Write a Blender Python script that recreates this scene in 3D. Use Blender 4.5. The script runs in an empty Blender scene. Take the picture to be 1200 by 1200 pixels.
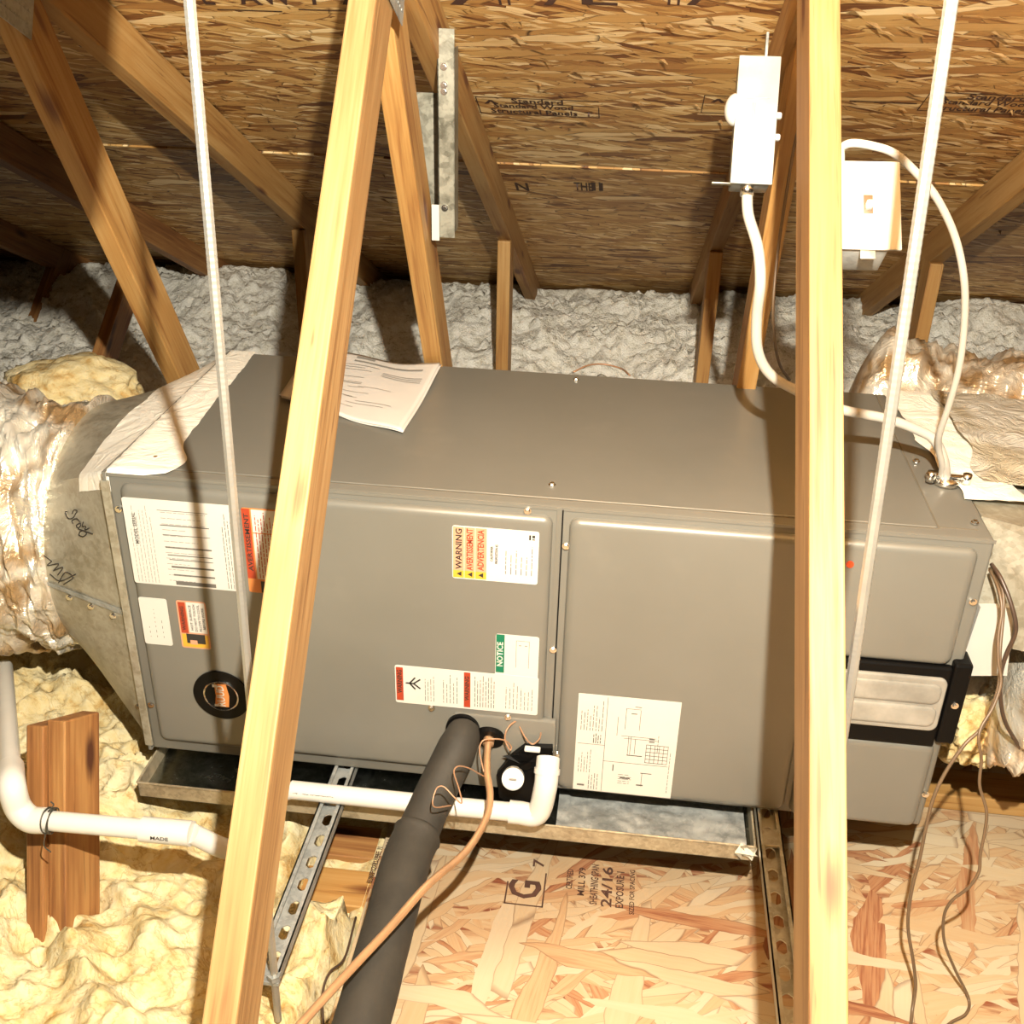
import bpy, bmesh, math, random
from mathutils import Vector, Matrix, noise
from math import pi, sin, cos
random.seed(7)
S = bpy.context.scene
COL = S.collection
# ------------------------------------------------------------------ camera
CAM = Vector((0.8424, -1.5228, 1.3807)); YAW, PIT, ROL, FOC = -0.109, 0.4876, 0.0259, 1271.46
fwd = Vector((sin(YAW)*cos(PIT), cos(YAW)*cos(PIT), -sin(PIT)))
rt = Vector((cos(YAW), -sin(YAW), 0)); up = rt.cross(fwd)
RT = rt*cos(ROL)+up*sin(ROL); UP = up*cos(ROL)-rt*sin(ROL)
cd = bpy.data.cameras.new('camera'); cam = bpy.data.objects.new('camera', cd); COL.objects.link(cam)
cd.sensor_width = 36; cd.lens = FOC/1200*36; cd.clip_start = .02
cam.matrix_world = Matrix(((RT.x, UP.x, -fwd.x, CAM.x), (RT.y, UP.y, -fwd.y, CAM.y), (RT.z, UP.z, -fwd.z, CAM.z), (0, 0, 0, 1)))
S.camera = cam
# ------------------------------------------------------------------ light
def lamp(name, typ, loc, energy, color, size=.02):
    l = bpy.data.lights.new(name, typ); l.energy = energy; l.color = color
    if typ == 'POINT': l.shadow_soft_size = size
    o = bpy.data.objects.new(name, l); o.location = loc; COL.objects.link(o); return o
lamp('work_lamp', 'POINT', (0.925, -1.38, 1.70), 330, (1, .92, .76), .014)
w = bpy.data.worlds.new('World'); S.world = w; w.use_nodes = True
w.node_tree.nodes['Background'].inputs[0].default_value = (1, .72, .42, 1)
w.node_tree.nodes['Background'].inputs[1].default_value = .02
S.view_settings.view_transform = 'Standard'; S.view_settings.look = 'None'
S.view_settings.exposure = 0.62; S.view_settings.gamma = 1; S.view_settings.use_curve_mapping = False
# ------------------------------------------------------------------ pixel reading helpers (a pixel of the photo to a point on a real plane)
def ray(x, y): return fwd + RT*((x-600)/FOC) + UP*((600-y)/FOC)
def on(x, y, ax, v):
    d = ray(x, y); return CAM + d*((v-CAM[ax])/d[ax])
def atd(x, y, t): return CAM + ray(x, y)*t
# ------------------------------------------------------------------ object helpers
def tag(o, label=None, cat=None, group=None, kind=None):
    for k, v in (('label', label), ('category', cat), ('group', group), ('kind', kind)):
        if v: o[k] = v
    return o
def thing(name, label, cat, loc=(0, 0, 0), group=None):
    o = bpy.data.objects.new(name, None); COL.objects.link(o); o.location = loc; o.empty_display_size = .05
    return tag(o, label, cat, group)
def link(name, me, mat, parent=None, smooth=False):
    o = bpy.data.objects.new(name, me); COL.objects.link(o)
    if mat and not me.materials: me.materials.append(mat)
    if smooth:
        for p in me.polygons: p.use_smooth = True
    if parent:
        o.parent = parent; o.matrix_parent_inverse = Matrix.Identity(4)
        off = Vector((0, 0, 0)); q = parent
        while q: off += q.location; q = q.parent
        o.location = -off + Vector(me.get('org', (0, 0, 0)))
    else: o.location = Vector(me.get('org', (0, 0, 0)))
    return o
def obj(name, bm, mat, parent=None, smooth=False, label=None):
    me = bpy.data.meshes.new(name); bm.normal_update(); bm.to_mesh(me); bm.free()
    o = link(name, me, mat, parent, smooth)
    if label: o['label'] = label
    return o
def auto(o, ang=35):
    for p in o.data.polygons: p.use_smooth = True
    try: o.data.set_sharp_from_angle(angle=math.radians(ang))
    except Exception: pass
    return o
def frame(u, n):            # matrix with local Z = u (length), local -Y = n (face)
    u = Vector(u).normalized(); n = Vector(n); n = (n - u*n.dot(u)).normalized(); y = -n; x = y.cross(u)
    return Matrix(((x.x, y.x, u.x), (x.y, y.y, u.y), (x.z, y.z, u.z)))
def box(bm, c, s, M=None, bev=0, seg=2):
    r = bmesh.ops.create_cube(bm, size=1)
    vs = r['verts']
    bmesh.ops.scale(bm, vec=Vector(s), verts=vs)
    if bev:
        es = list({e for v in vs for e in v.link_edges})
        g = bmesh.ops.bevel(bm, geom=es, offset=bev, segments=seg, affect='EDGES', profile=.5)
        vs = list({v for f in g['faces'] for v in f.verts} | {v for v in vs if v.is_valid})
    for v in vs:
        co = v.co.copy()
        if M: co = M @ co
        v.co = co + Vector(c)
    return vs
def bb(x0, x1, y0, y1, z0, z1, bev=0, seg=2, bm=None):
    bm = bm or bmesh.new()
    box(bm, ((x0+x1)/2, (y0+y1)/2, (z0+z1)/2), (x1-x0, y1-y0, z1-z0), None, bev, seg); return bm
def smooth_path(pts, n=8):
    pts = [Vector(p) for p in pts]; P = [pts[0]*2-pts[1]]+pts+[pts[-1]*2-pts[-2]]; out = []
    for i in range(1, len(P)-2):
        a, b, c, d = P[i-1:i+3]
        for k in range(n):
            t = k/n
            out.append(.5*((2*b)+(c-a)*t+(2*a-5*b+4*c-d)*t*t+(3*b-a-3*c+d)*t**3))
    out.append(pts[-1]); return out
def tube(bm, pts, r, seg=10, caps=True, rf=None):
    n = len(pts); rings = []
    t0 = (pts[1]-pts[0]).normalized(); a = Vector((0, 0, 1)) if abs(t0.z) < .9 else Vector((1, 0, 0))
    x = t0.cross(a).normalized()
    for i, p in enumerate(pts):
        t = (pts[min(i+1, n-1)]-pts[max(i-1, 0)]).normalized()
        x = (x - t*x.dot(t)).normalized(); y = t.cross(x)
        ring = []
        for k in range(seg):
            an = 2*pi*k/seg; rr = rf(i/(n-1), an, p) if rf else r
            ring.append(bm.verts.new(p + (x*cos(an)+y*sin(an))*rr))
        rings.append(ring)
    for i in range(n-1):
        for k in range(seg):
            bm.faces.new((rings[i][k], rings[i][(k+1) % seg], rings[i+1][(k+1) % seg], rings[i+1][k]))
    if caps: bm.faces.new(rings[0][::-1]); bm.faces.new(rings[-1])
    return rings
def tb(pts, r, seg=10, sm=8, rf=None, caps=True):
    bm = bmesh.new(); P = smooth_path(pts, sm) if sm else [Vector(p) for p in pts]
    tube(bm, P, r, seg, caps, rf); return bm
def cyl(p0, p1, r, seg=20, bm=None):
    bm = bm or bmesh.new(); tube(bm, [Vector(p0), Vector(p1)], r, seg); return bm
def prism(bm, pts, off):    # flat polygon pts extruded by off
    a = [bm.verts.new(p) for p in pts]; b = [bm.verts.new(Vector(p)+Vector(off)) for p in pts]
    bm.faces.new(a[::-1]); bm.faces.new(b)
    for i in range(len(a)):
        j = (i+1) % len(a); bm.faces.new((a[i], a[j], b[j], b[i]))
    bmesh.ops.recalc_face_normals(bm, faces=bm.faces)
# ------------------------------------------------------------------ materials
def newmat(name):
    m = bpy.data.materials.new(name); m.use_nodes = True; nt = m.node_tree
    return m, nt, nt.nodes['Principled BSDF']
class G:
    def __init__(s, nt): s.nt = nt
    def n(s, t, **k):
        x = s.nt.nodes.new(t)
        for a, b in k.items():
            if a.startswith('i_'):
                key = a[2:]; key = int(key) if key.isdigit() else key.replace('_', ' ')
                if hasattr(b, 'is_output') or isinstance(b, bpy.types.NodeSocket): s.nt.links.new(b, x.inputs[key])
                else: x.inputs[key].default_value = b
            else: setattr(x, a, b)
        return x
    def math(s, op, a, b=0.0, c=None, clamp=False):
        x = s.nt.nodes.new('ShaderNodeMath'); x.operation = op; x.use_clamp = clamp
        for i, v in enumerate((a, b) if c is None else (a, b, c)):
            if isinstance(v, bpy.types.NodeSocket): s.nt.links.new(v, x.inputs[i])
            else: x.inputs[i].default_value = v
        return x.outputs[0]
    def ramp(s, f, stops, interp='LINEAR'):
        x = s.nt.nodes.new('ShaderNodeValToRGB'); s.nt.links.new(f, x.inputs[0]); x.color_ramp.interpolation = interp
        e = x.color_ramp.elements
        while len(e) < len(stops): e.new(.5)
        for el, (p, c) in zip(e, stops): el.position = p; el.color = (*c, 1) if len(c) == 3 else c
        return x.outputs[0]
    def mix(s, f, a, b, bt='MIX'):
        x = s.nt.nodes.new('ShaderNodeMix'); x.data_type = 'RGBA'; x.blend_type = bt
        for i, v in ((0, f), (6, a), (7, b)):
            if isinstance(v, bpy.types.NodeSocket): s.nt.links.new(v, x.inputs[i])
            else: x.inputs[i].default_value = v if not isinstance(v, tuple) or len(v) == 4 else (*v, 1)
        return x.outputs[2]
    def mapping(s, v, loc=(0, 0, 0), rot=(0, 0, 0), sc=(1, 1, 1), typ='POINT'):
        x = s.n('ShaderNodeMapping', vector_type=typ); s.nt.links.new(v, x.inputs[0])
        x.inputs[1].default_value = loc; x.inputs[2].default_value = rot; x.inputs[3].default_value = sc; return x.outputs[0]
    def noise(s, v, scale, detail=3, rough=.5, dist=0):
        x = s.n('ShaderNodeTexNoise'); s.nt.links.new(v, x.inputs['Vector'])
        x.inputs['Scale'].default_value = scale; x.inputs['Detail'].default_value = detail
        x.inputs['Roughness'].default_value = rough; x.inputs['Distortion'].default_value = dist; return x.outputs[0]
    def bump(s, h, strength, dist, bsdf):
        b = s.n('ShaderNodeBump'); b.inputs['Strength'].default_value = strength; b.inputs['Distance'].default_value = dist
        s.nt.links.new(h, b.inputs['Height']); s.nt.links.new(b.outputs[0], bsdf.inputs['Normal'])
def coords(g):
    tc = g.n('ShaderNodeTexCoord'); oi = g.n('ShaderNodeObjectInfo')
    off = g.n('ShaderNodeVectorMath', operation='SCALE'); g.nt.links.new(oi.outputs['Random'], off.inputs['Scale']); off.inputs[0].default_value = (7, 5, 9)
    ad = g.n('ShaderNodeVectorMath', operation='ADD'); g.nt.links.new(tc.outputs['Object'], ad.inputs[0]); g.nt.links.new(off.outputs[0], ad.inputs[1])
    return ad.outputs[0]
def simple(name, col, rough=.5, metal=0, bump=None, var=0, spec=None, vscale=20):
    m, nt, b = newmat(name); g = G(nt)
    b.inputs['Base Color'].default_value = (*col, 1); b.inputs['Roughness'].default_value = rough; b.inputs['Metallic'].default_value = metal
    if spec is not None: b.inputs['Specular IOR Level'].default_value = spec
    v = g.n('ShaderNodeTexCoord').outputs['Object']
    f = g.noise(v, vscale, 4, .6)
    lo = tuple(c*(1-var) for c in col); hi = tuple(min(1, c*(1+var)) for c in col)
    nt.links.new(g.ramp(f, [(.3, lo), (.7, hi)]), b.inputs['Base Color'])
    if bump: g.bump(g.noise(v, bump[0], 4, .6), bump[1], bump[2], b)
    return m
def lumber_mat(name, dark, mid, light, knot):
    m, nt, b = newmat(name); g = G(nt); v = coords(g)
    f1 = g.noise(g.mapping(v, sc=(38, 38, 1.6)), 1, 4, .6, .6)
    f2 = g.noise(g.mapping(v, sc=(160, 160, 5)), 1, 3, .6, .2)
    f3 = g.noise(g.mapping(v, sc=(9, 9, 3)), 1, 3, .6, .5)
    f = g.math('ADD', g.math('MULTIPLY', f1, .65), g.math('MULTIPLY', f2, .35))
    c = g.ramp(f, [(.34, dark), (.47, mid), (.6, light)])
    c = g.mix(g.ramp(f3, [(.5, (0, 0, 0)), (.72, (1, 1, 1))]), c, mid, 'MIX')
    vo = g.n('ShaderNodeTexVoronoi'); nt.links.new(g.mapping(v, sc=(12, 12, 3.4)), vo.inputs['Vector']); vo.inputs['Scale'].default_value = 1
    kd = g.math('ADD', vo.outputs['Distance'], g.math('MULTIPLY', f2, .1))
    c = g.mix(g.ramp(kd, [(.13, (1, 1, 1)), (.24, (0, 0, 0))]), c, knot, 'MIX')
    vs = g.ramp(g.noise(g.mapping(v, sc=(70, 70, 3)), 1, 2, .5, 1.5), [(.66, (0, 0, 0)), (.72, (1, 1, 1))])
    c = g.mix(g.math('MULTIPLY', vs, .55), c, knot)
    nt.links.new(c, b.inputs['Base Color']); b.inputs['Roughness'].default_value = .62
    g.bump(f, .25, .002, b); return m
def osb_mat(name, pal, along, lens, wid, dark, nl=5, thr=.42, edge=.75, st=(.12, .3, .5, .7, .92)):
    m, nt, b = newmat(name); g = G(nt); v = coords(g); col = None; hgt = None
    angs = along[:nl]; SF = (1, .75, 1.25, .85, 1.9, 1.5)
    base = g.noise(g.mapping(v, sc=(6, 40, 1)), 1, 4, .6, .4)
    col = g.ramp(base, [(.35, pal[0]), (.5, pal[2]), (.62, pal[3])])
    hgt = base
    for k, a in enumerate(angs):
        mv = g.mapping(v, loc=(k*3.7, k*1.9, 0), rot=(0, 0, a))
        ds = g.noise(mv, 14, 2, .5)
        dv = g.n('ShaderNodeVectorMath', operation='MULTIPLY_ADD'); nt.links.new(ds, dv.inputs[0]); dv.inputs[1].default_value = (.035, .022, 0); nt.links.new(mv, dv.inputs[2])
        sv = g.mapping(dv.outputs[0], sc=(1/(lens*SF[k]), 1/(wid*SF[k]), 1))
        vo = g.n('ShaderNodeTexVoronoi', voronoi_dimensions='2D'); nt.links.new(sv, vo.inputs['Vector']); vo.inputs['Scale'].default_value = 1
        ve = g.n('ShaderNodeTexVoronoi', voronoi_dimensions='2D', feature='DISTANCE_TO_EDGE'); nt.links.new(sv, ve.inputs['Vector']); ve.inputs['Scale'].default_value = 1
        sp = g.n('ShaderNodeSeparateColor'); nt.links.new(vo.outputs['Color'], sp.inputs[0])
        mask = g.math('GREATER_THAN', sp.outputs[0], thr+(.0, .03, .08, .06, .24, .2)[k])
        gr = g.noise(g.mapping(mv, sc=(10, 190, 1)), 1, 3, .6, .3)
        tone = g.math('ADD', g.math('MULTIPLY', sp.outputs[1], .72), g.math('MULTIPLY', gr, .36))
        lc = g.ramp(tone, list(zip(st, pal)))
        ed = g.ramp(ve.outputs['Distance'], [(.0, (1, 1, 1)), (.055, (0, 0, 0))])
        lc = g.mix(g.math('MULTIPLY', g.math('MULTIPLY', ed, edge), g.math('GREATER_THAN', sp.outputs[2], .35)), lc, dark)
        col = g.mix(mask, col, lc)
        h = g.math('ADD', sp.outputs[2], g.math('MULTIPLY', gr, .3))
        mh = g.n('ShaderNodeMix', data_type='FLOAT'); nt.links.new(mask, mh.inputs[0]); nt.links.new(hgt, mh.inputs[2]); nt.links.new(h, mh.inputs[3]); hgt = mh.outputs[0]
    big = g.noise(v, 2.2, 2)
    col = g.mix(g.math('MULTIPLY', g.ramp(big, [(.42, (0, 0, 0)), (.62, (1, 1, 1))]), .3), col, pal[1], 'MULTIPLY')
    nt.links.new(col, b.inputs['Base Color']); b.inputs['Roughness'].default_value = .55
    g.bump(hgt, .5, .002, b); return m
M = {}
M['lumber'] = lumber_mat('lumber', (.34, .13, .03), (.56, .29, .08), (.68, .4, .14), (.2, .06, .015))
M['lumber_pale'] = lumber_mat('lumber_pale', (.2, .085, .022), (.42, .23, .08), (.54, .33, .135), (.16, .045, .012))
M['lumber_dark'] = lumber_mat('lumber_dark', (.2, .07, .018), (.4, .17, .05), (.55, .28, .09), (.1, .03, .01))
roofpal = [(.17, .06, .015), (.42, .2, .055), (.58, .33, .1), (.7, .44, .16), (.98, .76, .42)]
M['osb_roof'] = osb_mat('osb_roof', roofpal, (.03, -.14, .26, -.36, .1), .075, .012, (.04, .012, .003), 5, .5, .9, (.2, .3, .5, .72, .9))
floorpal = [(.36, .11, .05), (.6, .29, .14), (.78, .53, .29), (.82, .64, .4), (.86, .72, .5)]
M['osb_floor'] = osb_mat('osb_floor', floorpal, (1.1, .45, 2.3, -.3, 1.75, .1), .14, .019, (.2, .07, .03), 6, .55, .6, (.12, .2, .36, .62, .9))
def paint_mat():
    m, nt, b = newmat('taupe_paint'); g = G(nt); v = g.n('ShaderNodeTexCoord').outputs['Object']
    n1 = g.noise(v, 3, 4, .6); n2 = g.noise(g.mapping(v, sc=(1, 1, 5)), 30, 3, .6)
    c = g.ramp(n1, [(.3, (.145, .14, .12)), (.7, (.165, .159, .138))])
    sc = g.ramp(g.noise(v, 7, 4, .6), [(.62, (0, 0, 0)), (.8, (1, 1, 1))])
    c = g.mix(g.math('MULTIPLY', sc, .2), c, (.24, .23, .19, 1))
    nt.links.new(c, b.inputs['Base Color']); b.inputs['Roughness'].default_value = .34
    b.inputs['Metallic'].default_value = .15
    g.bump(g.noise(v, 2.2, 1), .25, .02, b); return m
M['paint'] = paint_mat()
def galv_mat(name, c0, c1, rough=.38, scale=45, bump=.1, metal=.5):
    m, nt, b = newmat(name); g = G(nt); v = g.n('ShaderNodeTexCoord').outputs['Object']
    vo = g.n('ShaderNodeTexVoronoi'); nt.links.new(v, vo.inputs['Vector']); vo.inputs['Scale'].default_value = scale*2.6
    sp = g.n('ShaderNodeSeparateColor'); nt.links.new(vo.outputs['Color'], sp.inputs[0])
    n1 = g.noise(v, 14, 6, .72, .6)
    f = g.math('ADD', g.math('MULTIPLY', sp.outputs[0], .13), g.math('MULTIPLY', n1, .87))
    nt.links.new(g.ramp(f, [(.36, c0), (.6, c1)]), b.inputs['Base Color'])
    nt.links.new(g.ramp(f, [(.2, (rough-.1,)*3), (.7, (rough+.14,)*3)]), b.inputs['Roughness'])
    b.inputs['Metallic'].default_value = metal
    g.bump(g.noise(v, 14, 2), bump, .01, b); return m
M['galv'] = galv_mat('galvanised_steel', (.42, .38, .28), (.66, .62, .5))
M['galv_grey'] = galv_mat('grey_zinc_steel', (.35, .37, .36), (.6, .62, .6), .4, 60)
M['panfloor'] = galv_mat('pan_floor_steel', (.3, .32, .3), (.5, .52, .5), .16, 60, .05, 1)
M['pan'] = galv_mat('pan_steel', (.4, .33, .22), (.7, .6, .42), .33, 60)
def foil_mat(name, col, rough, bs, sc):
    m, nt, b = newmat(name); g = G(nt); v = g.n('ShaderNodeTexCoord').outputs['Object']
    n1 = g.noise(v, sc, 5, .62, 1.4)
    r = g.math('ABSOLUTE', g.math('SUBTRACT', n1, .5))
    rr = g.ramp(r, [(0, (1, 1, 1)), (.12, (0, 0, 0))])
    c = g.ramp(g.noise(v, 7, 3, .5, .8), [(.38, (col[0]*.55, col[1]*.38, col[2]*.22)), (.55, col)])
    nt.links.new(c, b.inputs['Base Color']); b.inputs['Metallic'].default_value = .6; b.inputs['Roughness'].default_value = rough
    g.bump(rr, bs, .006, b); return m
M['foil'] = foil_mat('crinkled_foil', (.98, .94, .82), .3, .45, 9)
M['tape'] = foil_mat('foil_tape', (.95, .9, .8), .42, .3, 9)
M['tape'].node_tree.nodes['Principled BSDF'].inputs['Metallic'].default_value = .25
for l in list(M['tape'].node_tree.links):
    if l.to_socket.name == 'Base Color': M['tape'].node_tree.links.remove(l)
M['tape'].node_tree.nodes['Principled BSDF'].inputs['Base Color'].default_value = (.9, .87, .78, 1)
M['foil_pale'] = foil_mat('pale_foil', (.95, .92, .82), .4, .6, 12); M['foil_pale'].node_tree.nodes['Principled BSDF'].inputs['Metallic'].default_value = .3
_r = [n for n in M['foil_pale'].node_tree.nodes if n.type == 'VALTORGB'][1].color_ramp.elements[0]; _r.color = (.7, .62, .46, 1)
M['steel_dull'] = galv_mat('dull_steel', (.16, .15, .11), (.42, .4, .32), .4, 40)
M['foam'] = simple('black_foam', (.035, .03, .022), .75, 0, (60, .25, .004), .25)
M['copper'] = simple('copper', (.78, .46, .25), .3, .55, None, .15)
M['copperins'] = simple('tan_wire', (.5, .28, .16), .4, .2)
M['pvc'] = simple('white_pvc', (.86, .84, .78), .3, 0, None, .03)
M['cable'] = simple('white_cable', (.82, .76, .66), .4, 0, None, .03)
M['cabletan'] = simple('tan_cable', (.42, .27, .15), .45, 0, None, .1)
M['cabledark'] = simple('dark_cable', (.05, .03, .02), .4)
M['white'] = simple('white_paint', (.84, .82, .76), .4, 0, None, .03)
M['box_white'] = simple('box_white', (.3, .31, .29), .4, .1, None, .12)
M['paper'] = simple('paper', (.85, .8, .74), .7, 0, None, .02)
M['sticker'] = simple('sticker_white', (.84, .81, .74), .45, 0, None, .02)
M['black'] = simple('black_plastic', (.004, .0036, .0034), .45, spec=.15)
M['ink'] = simple('ink', (.02, .017, .015), .6)
M['inkgrey'] = simple('grey_ink', (.3, .28, .25), .7)
M['inkpale'] = simple('pale_ink', (.5, .47, .42), .7)
M['orange'] = simple('orange_print', (.85, .3, .08), .5)
M['red'] = simple('red_print', (.5, .06, .02), .5)
M['yellow'] = simple('yellow_print', (.9, .5, .05), .5)
M['green'] = simple('green_print', (.0, .2, .1), .5)
M['salmon'] = simple('salmon_print', (.85, .42, .25), .5)
M['chrome'] = simple('chrome', (.8, .78, .74), .2, 1)
M['rod'] = simple('zinc_rod', (.62, .6, .54), .4, .7, None, .08)
M['lens'] = simple('ribbed_window', (.42, .4, .35), .22, .1, None, .25, vscale=16)
M['brassdark'] = simple('dark_wire', (.06, .06, .05), .5, .5)
M['stamp'] = simple('stamp_ink', (.05, .02, .012), .7, 0, None, .3)
M['redwax'] = simple('red_wax', (.45, .05, .01), .5)
M['putty'] = simple('grey_putty', (.12, .1, .07), .6, 0, (40, .3, .004), .2)
def fibre_mat(name, c0, c1, c2, sc, crease_shade=.5):
    m, nt, b = newmat(name); g = G(nt); v = g.n('ShaderNodeTexCoord').outputs['Object']
    n1 = g.noise(v, sc, 6, .65, .5); n2 = g.noise(v, sc*6, 4, .6)
    f = g.math('ADD', g.math('MULTIPLY', n1, .65), g.math('MULTIPLY', n2, .35))
    cr = g.math('ABSOLUTE', g.math('SUBTRACT', g.noise(v, sc*1.3, 4, .6, 1.6), .5))
    cc = g.ramp(f, [(.36, c0), (.45, c1), (.58, c2)])
    cc = g.mix(g.math('MULTIPLY', g.ramp(cr, [(0, (1, 1, 1)), (.022, (0, 0, 0))]), crease_shade), cc, (*[q*.75 for q in c0], 1))  # shade of creases painted into the colour as thin dark lines
    nt.links.new(cc, b.inputs['Base Color']); b.inputs['Roughness'].default_value = .95
    b.inputs['Specular IOR Level'].default_value = .1
    g.bump(f, .8, .02, b); return m
M['blown'] = fibre_mat('blown_insulation', (.5, .46, .36), (.84, .82, .73), (.97, .96, .9), 30, .15)
M['batt'] = fibre_mat('yellow_fibreglass', (.6, .36, .11), (.84, .67, .34), (.93, .83, .54), 7)
def dim(names, k):
    for nm in names:
        nt = M[nm].node_tree
        for nd in nt.nodes:
            if nd.type == 'VALTORGB':
                for e in nd.color_ramp.elements:
                    c = e.color
                    if abs(c[0]-c[1])+abs(c[1]-c[2]) > 1e-4: e.color = (c[0]*k, c[1]*k, c[2]*k, 1)
            if nd.type == 'MIX' and nd.data_type == 'RGBA':
                for i in (6, 7):
                    if not nd.inputs[i].is_linked:
                        c = nd.inputs[i].default_value; nd.inputs[i].default_value = (c[0]*k, c[1]*k, c[2]*k, 1)
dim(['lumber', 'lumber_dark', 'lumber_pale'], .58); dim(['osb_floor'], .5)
dim(['batt', 'pvc', 'paper', 'sticker', 'copperins', 'orange', 'salmon', 'yellow', 'red', 'green', 'rod'], .6); dim(['inkgrey'], .35); dim(['inkpale'], .42)
dim(['cable', 'white'], .5); dim(['galv', 'galv_grey', 'pan', 'foam', 'black', 'steel_dull', 'lens', 'copper', 'foil_pale'], .62); dim(['blown', 'osb_roof', 'foil'], .85); dim(['cabletan'], .26)
# ------------------------------------------------------------------ text and print
DG = None
def text_mesh(s, size, bold=False):
    c = bpy.data.curves.new('t', 'FONT'); c.body = s; c.size = size; c.align_x = 'CENTER'; c.align_y = 'CENTER'; c.resolution_u = 2
    if bold: c.offset = size*.02
    o = bpy.data.objects.new('t', c); COL.objects.link(o)
    dg = bpy.context.evaluated_depsgraph_get(); me = bpy.data.meshes.new_from_object(o.evaluated_get(dg))
    bpy.data.objects.remove(o); bpy.data.curves.remove(c); return me
def text(name, s, size, pos, right, upv, mat, parent, bold=True, width=None):
    me = text_mesh(s, size, bold); me.materials.clear()
    r = Vector(right).normalized(); u = Vector(upv).normalized()
    xs = [v.co.x for v in me.vertices]; k = 1
    if width and xs: k = width/(max(xs)-min(xs))
    for v in me.vertices: v.co = Vector(pos) + r*v.co.x*k + u*v.co.y
    return link(name, me, mat, parent)
def quads(name, rects, org, right, upv, mat, parent, kind=None, d=0):
    if not kind and len(rects) > 1:
        for q in rects: o = quads(name, [q], org, right, upv, mat, parent, None, d)
        return o
    bm = bmesh.new(); r = Vector(right); u = Vector(upv); n = r.cross(u)
    for (a, b, c, e) in rects:
        bm.faces.new([bm.verts.new(Vector(org)+r*x+u*y+n*d) for x, y in ((a, b), (c, b), (c, e), (a, e))])
    o = obj(name, bm, mat, parent)
    if kind: o['kind'] = kind
    return o
def fine(a, b, c, d, dirn, pitch, h, lo=.4, mn=.004, mx=.014, gap=.002):     # rows of broken dashes as small print
    out = []
    if dirn == 'x':
        y = d-pitch/2
        while y > b:
            end = a+(c-a)*random.uniform(lo, 1); x = a
            while x < end:
                l = random.uniform(mn, mx); out.append((x, y-h/2, min(x+l, end), y+h/2)); x += l+gap
            y -= pitch
    else:
        x = a+pitch/2
        while x < c:
            end = b+(d-b)*random.uniform(lo, 1); y = b
            while y < end:
                l = random.uniform(mn, mx); out.append((x-h/2, y, x+h/2, min(y+l, end))); y += l+gap
            x += pitch
    return out
# ------------------------------------------------------------------ SETTING: roof deck, floor
SL = .518; SN = Vector((0, SL, 1)).normalized(); SV = Vector((0, 1, -SL)).normalized()
def roofz(y): return 1.53-SL*y
ceil = bpy.data.objects.new('ceiling', None); COL.objects.link(ceil); ceil['kind'] = 'structure'
cs = 1/math.sqrt(1+SL*SL)
rows = [(-2.7, -1.98), (-1.98, -.9), (-.9, .18), (.18, 1.26), (1.26, 2.345), (2.345, 3.5)]
for ri, (ya, yb) in enumerate(rows):
    xs = [-3.2, -1.98, .46, 2.9, 4.2] if ri % 2 else [-3.2, -.76, 1.68, 4.2]
    for xa, xb in zip(xs[:-1], xs[1:]):
        bm = bmesh.new(); L = (yb-ya)/cs-.004; W = xb-xa-.003
        box(bm, (0, 0, 0), (W, L, .011), None, .0012, 1)
        me = bpy.data.meshes.new('sheathing_panel'); bm.to_mesh(me); bm.free(); me.materials.append(M['osb_roof'])
        o = bpy.data.objects.new('sheathing_panel', me); COL.objects.link(o); o.parent = ceil
        ym = (ya+yb)/2; o.location = Vector(((xa+xb)/2, ym, roofz(ym)))+SN*(.0062+(.004 if ri == 3 or ri == 1 else 0))
        o.rotation_euler = (math.atan(-SL), 0, 0)
def onroof(x, y, d=.0):
    r = ray(x, y); t = (1.53-SL*CAM.y-CAM.z)/(r.z+SL*r.y); return CAM+r*t - SN*d
def roof_text(s, px, py, size, wid, bold=True, angle=0):
    return text('printed_stamp', s, size, onroof(px, py, -.0035 if False else .0006), (1, 0, 0), -SV, M['stamp'], ceil, bold, wid)
# roof stamps (the deck of row 3 sits 4 mm higher)
def rt_(s, px, py, size, wid, lift=.0035):
    return text('printed_stamp', s, size, onroof(px, py)+SN*lift, (1, 0, 0), -SV, M['stamp'], ceil, True, wid)
def rbars(rects, px, py, lift=.0035):
    return quads('printed_line', rects, onroof(px, py)+SN*lift, (1, 0, 0), -SV, M['stamp'], ceil)
for (ox, oy) in ((560, 125), (1082, 121), (823, 124)):
    p = onroof(ox, oy)
    base = p+SN*.0035
    quads('printed_line', [(0, .046, .26, .049), (0, -.049, .26, -.046), (0, -.049, .002, .049), (.06, .017, .26, .0195), (.258, -.049, .26, .012)], base, (1, 0, 0), -SV, M['stamp'], ceil)
    if ox != 823:
        text('printed_stamp', 'Standard', .034, base+Vector((.13, 0, 0))-SV*.032, (1, 0, 0), -SV, M['stamp'], ceil, True, .11)
        text('printed_stamp', 'Standard Wood', .034, base+Vector((.12, 0, 0))-SV*0.002, (1, 0, 0), -SV, M['stamp'], ceil, True, .17)
        text('printed_stamp', 'Structural Panels  T', .036, base+Vector((.135, 0, 0))+SV*.03, (1, 0, 0), -SV, M['stamp'], ceil, True, .22)
    text('printed_stamp', '^', .05, base+Vector((.03, 0, 0))-SV*.012, (1, 0, 0), -SV, M['stamp'], ceil, True, .03)
rbars([(0, 0, .13, .005)], 995, 121)
for px_, s_, wd in ((612, 'N', .035), (684, 'THE', .05), (700, 'II', .03)):
    rt_(s_, px_, 219, .1, wd, -.0009)
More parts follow.
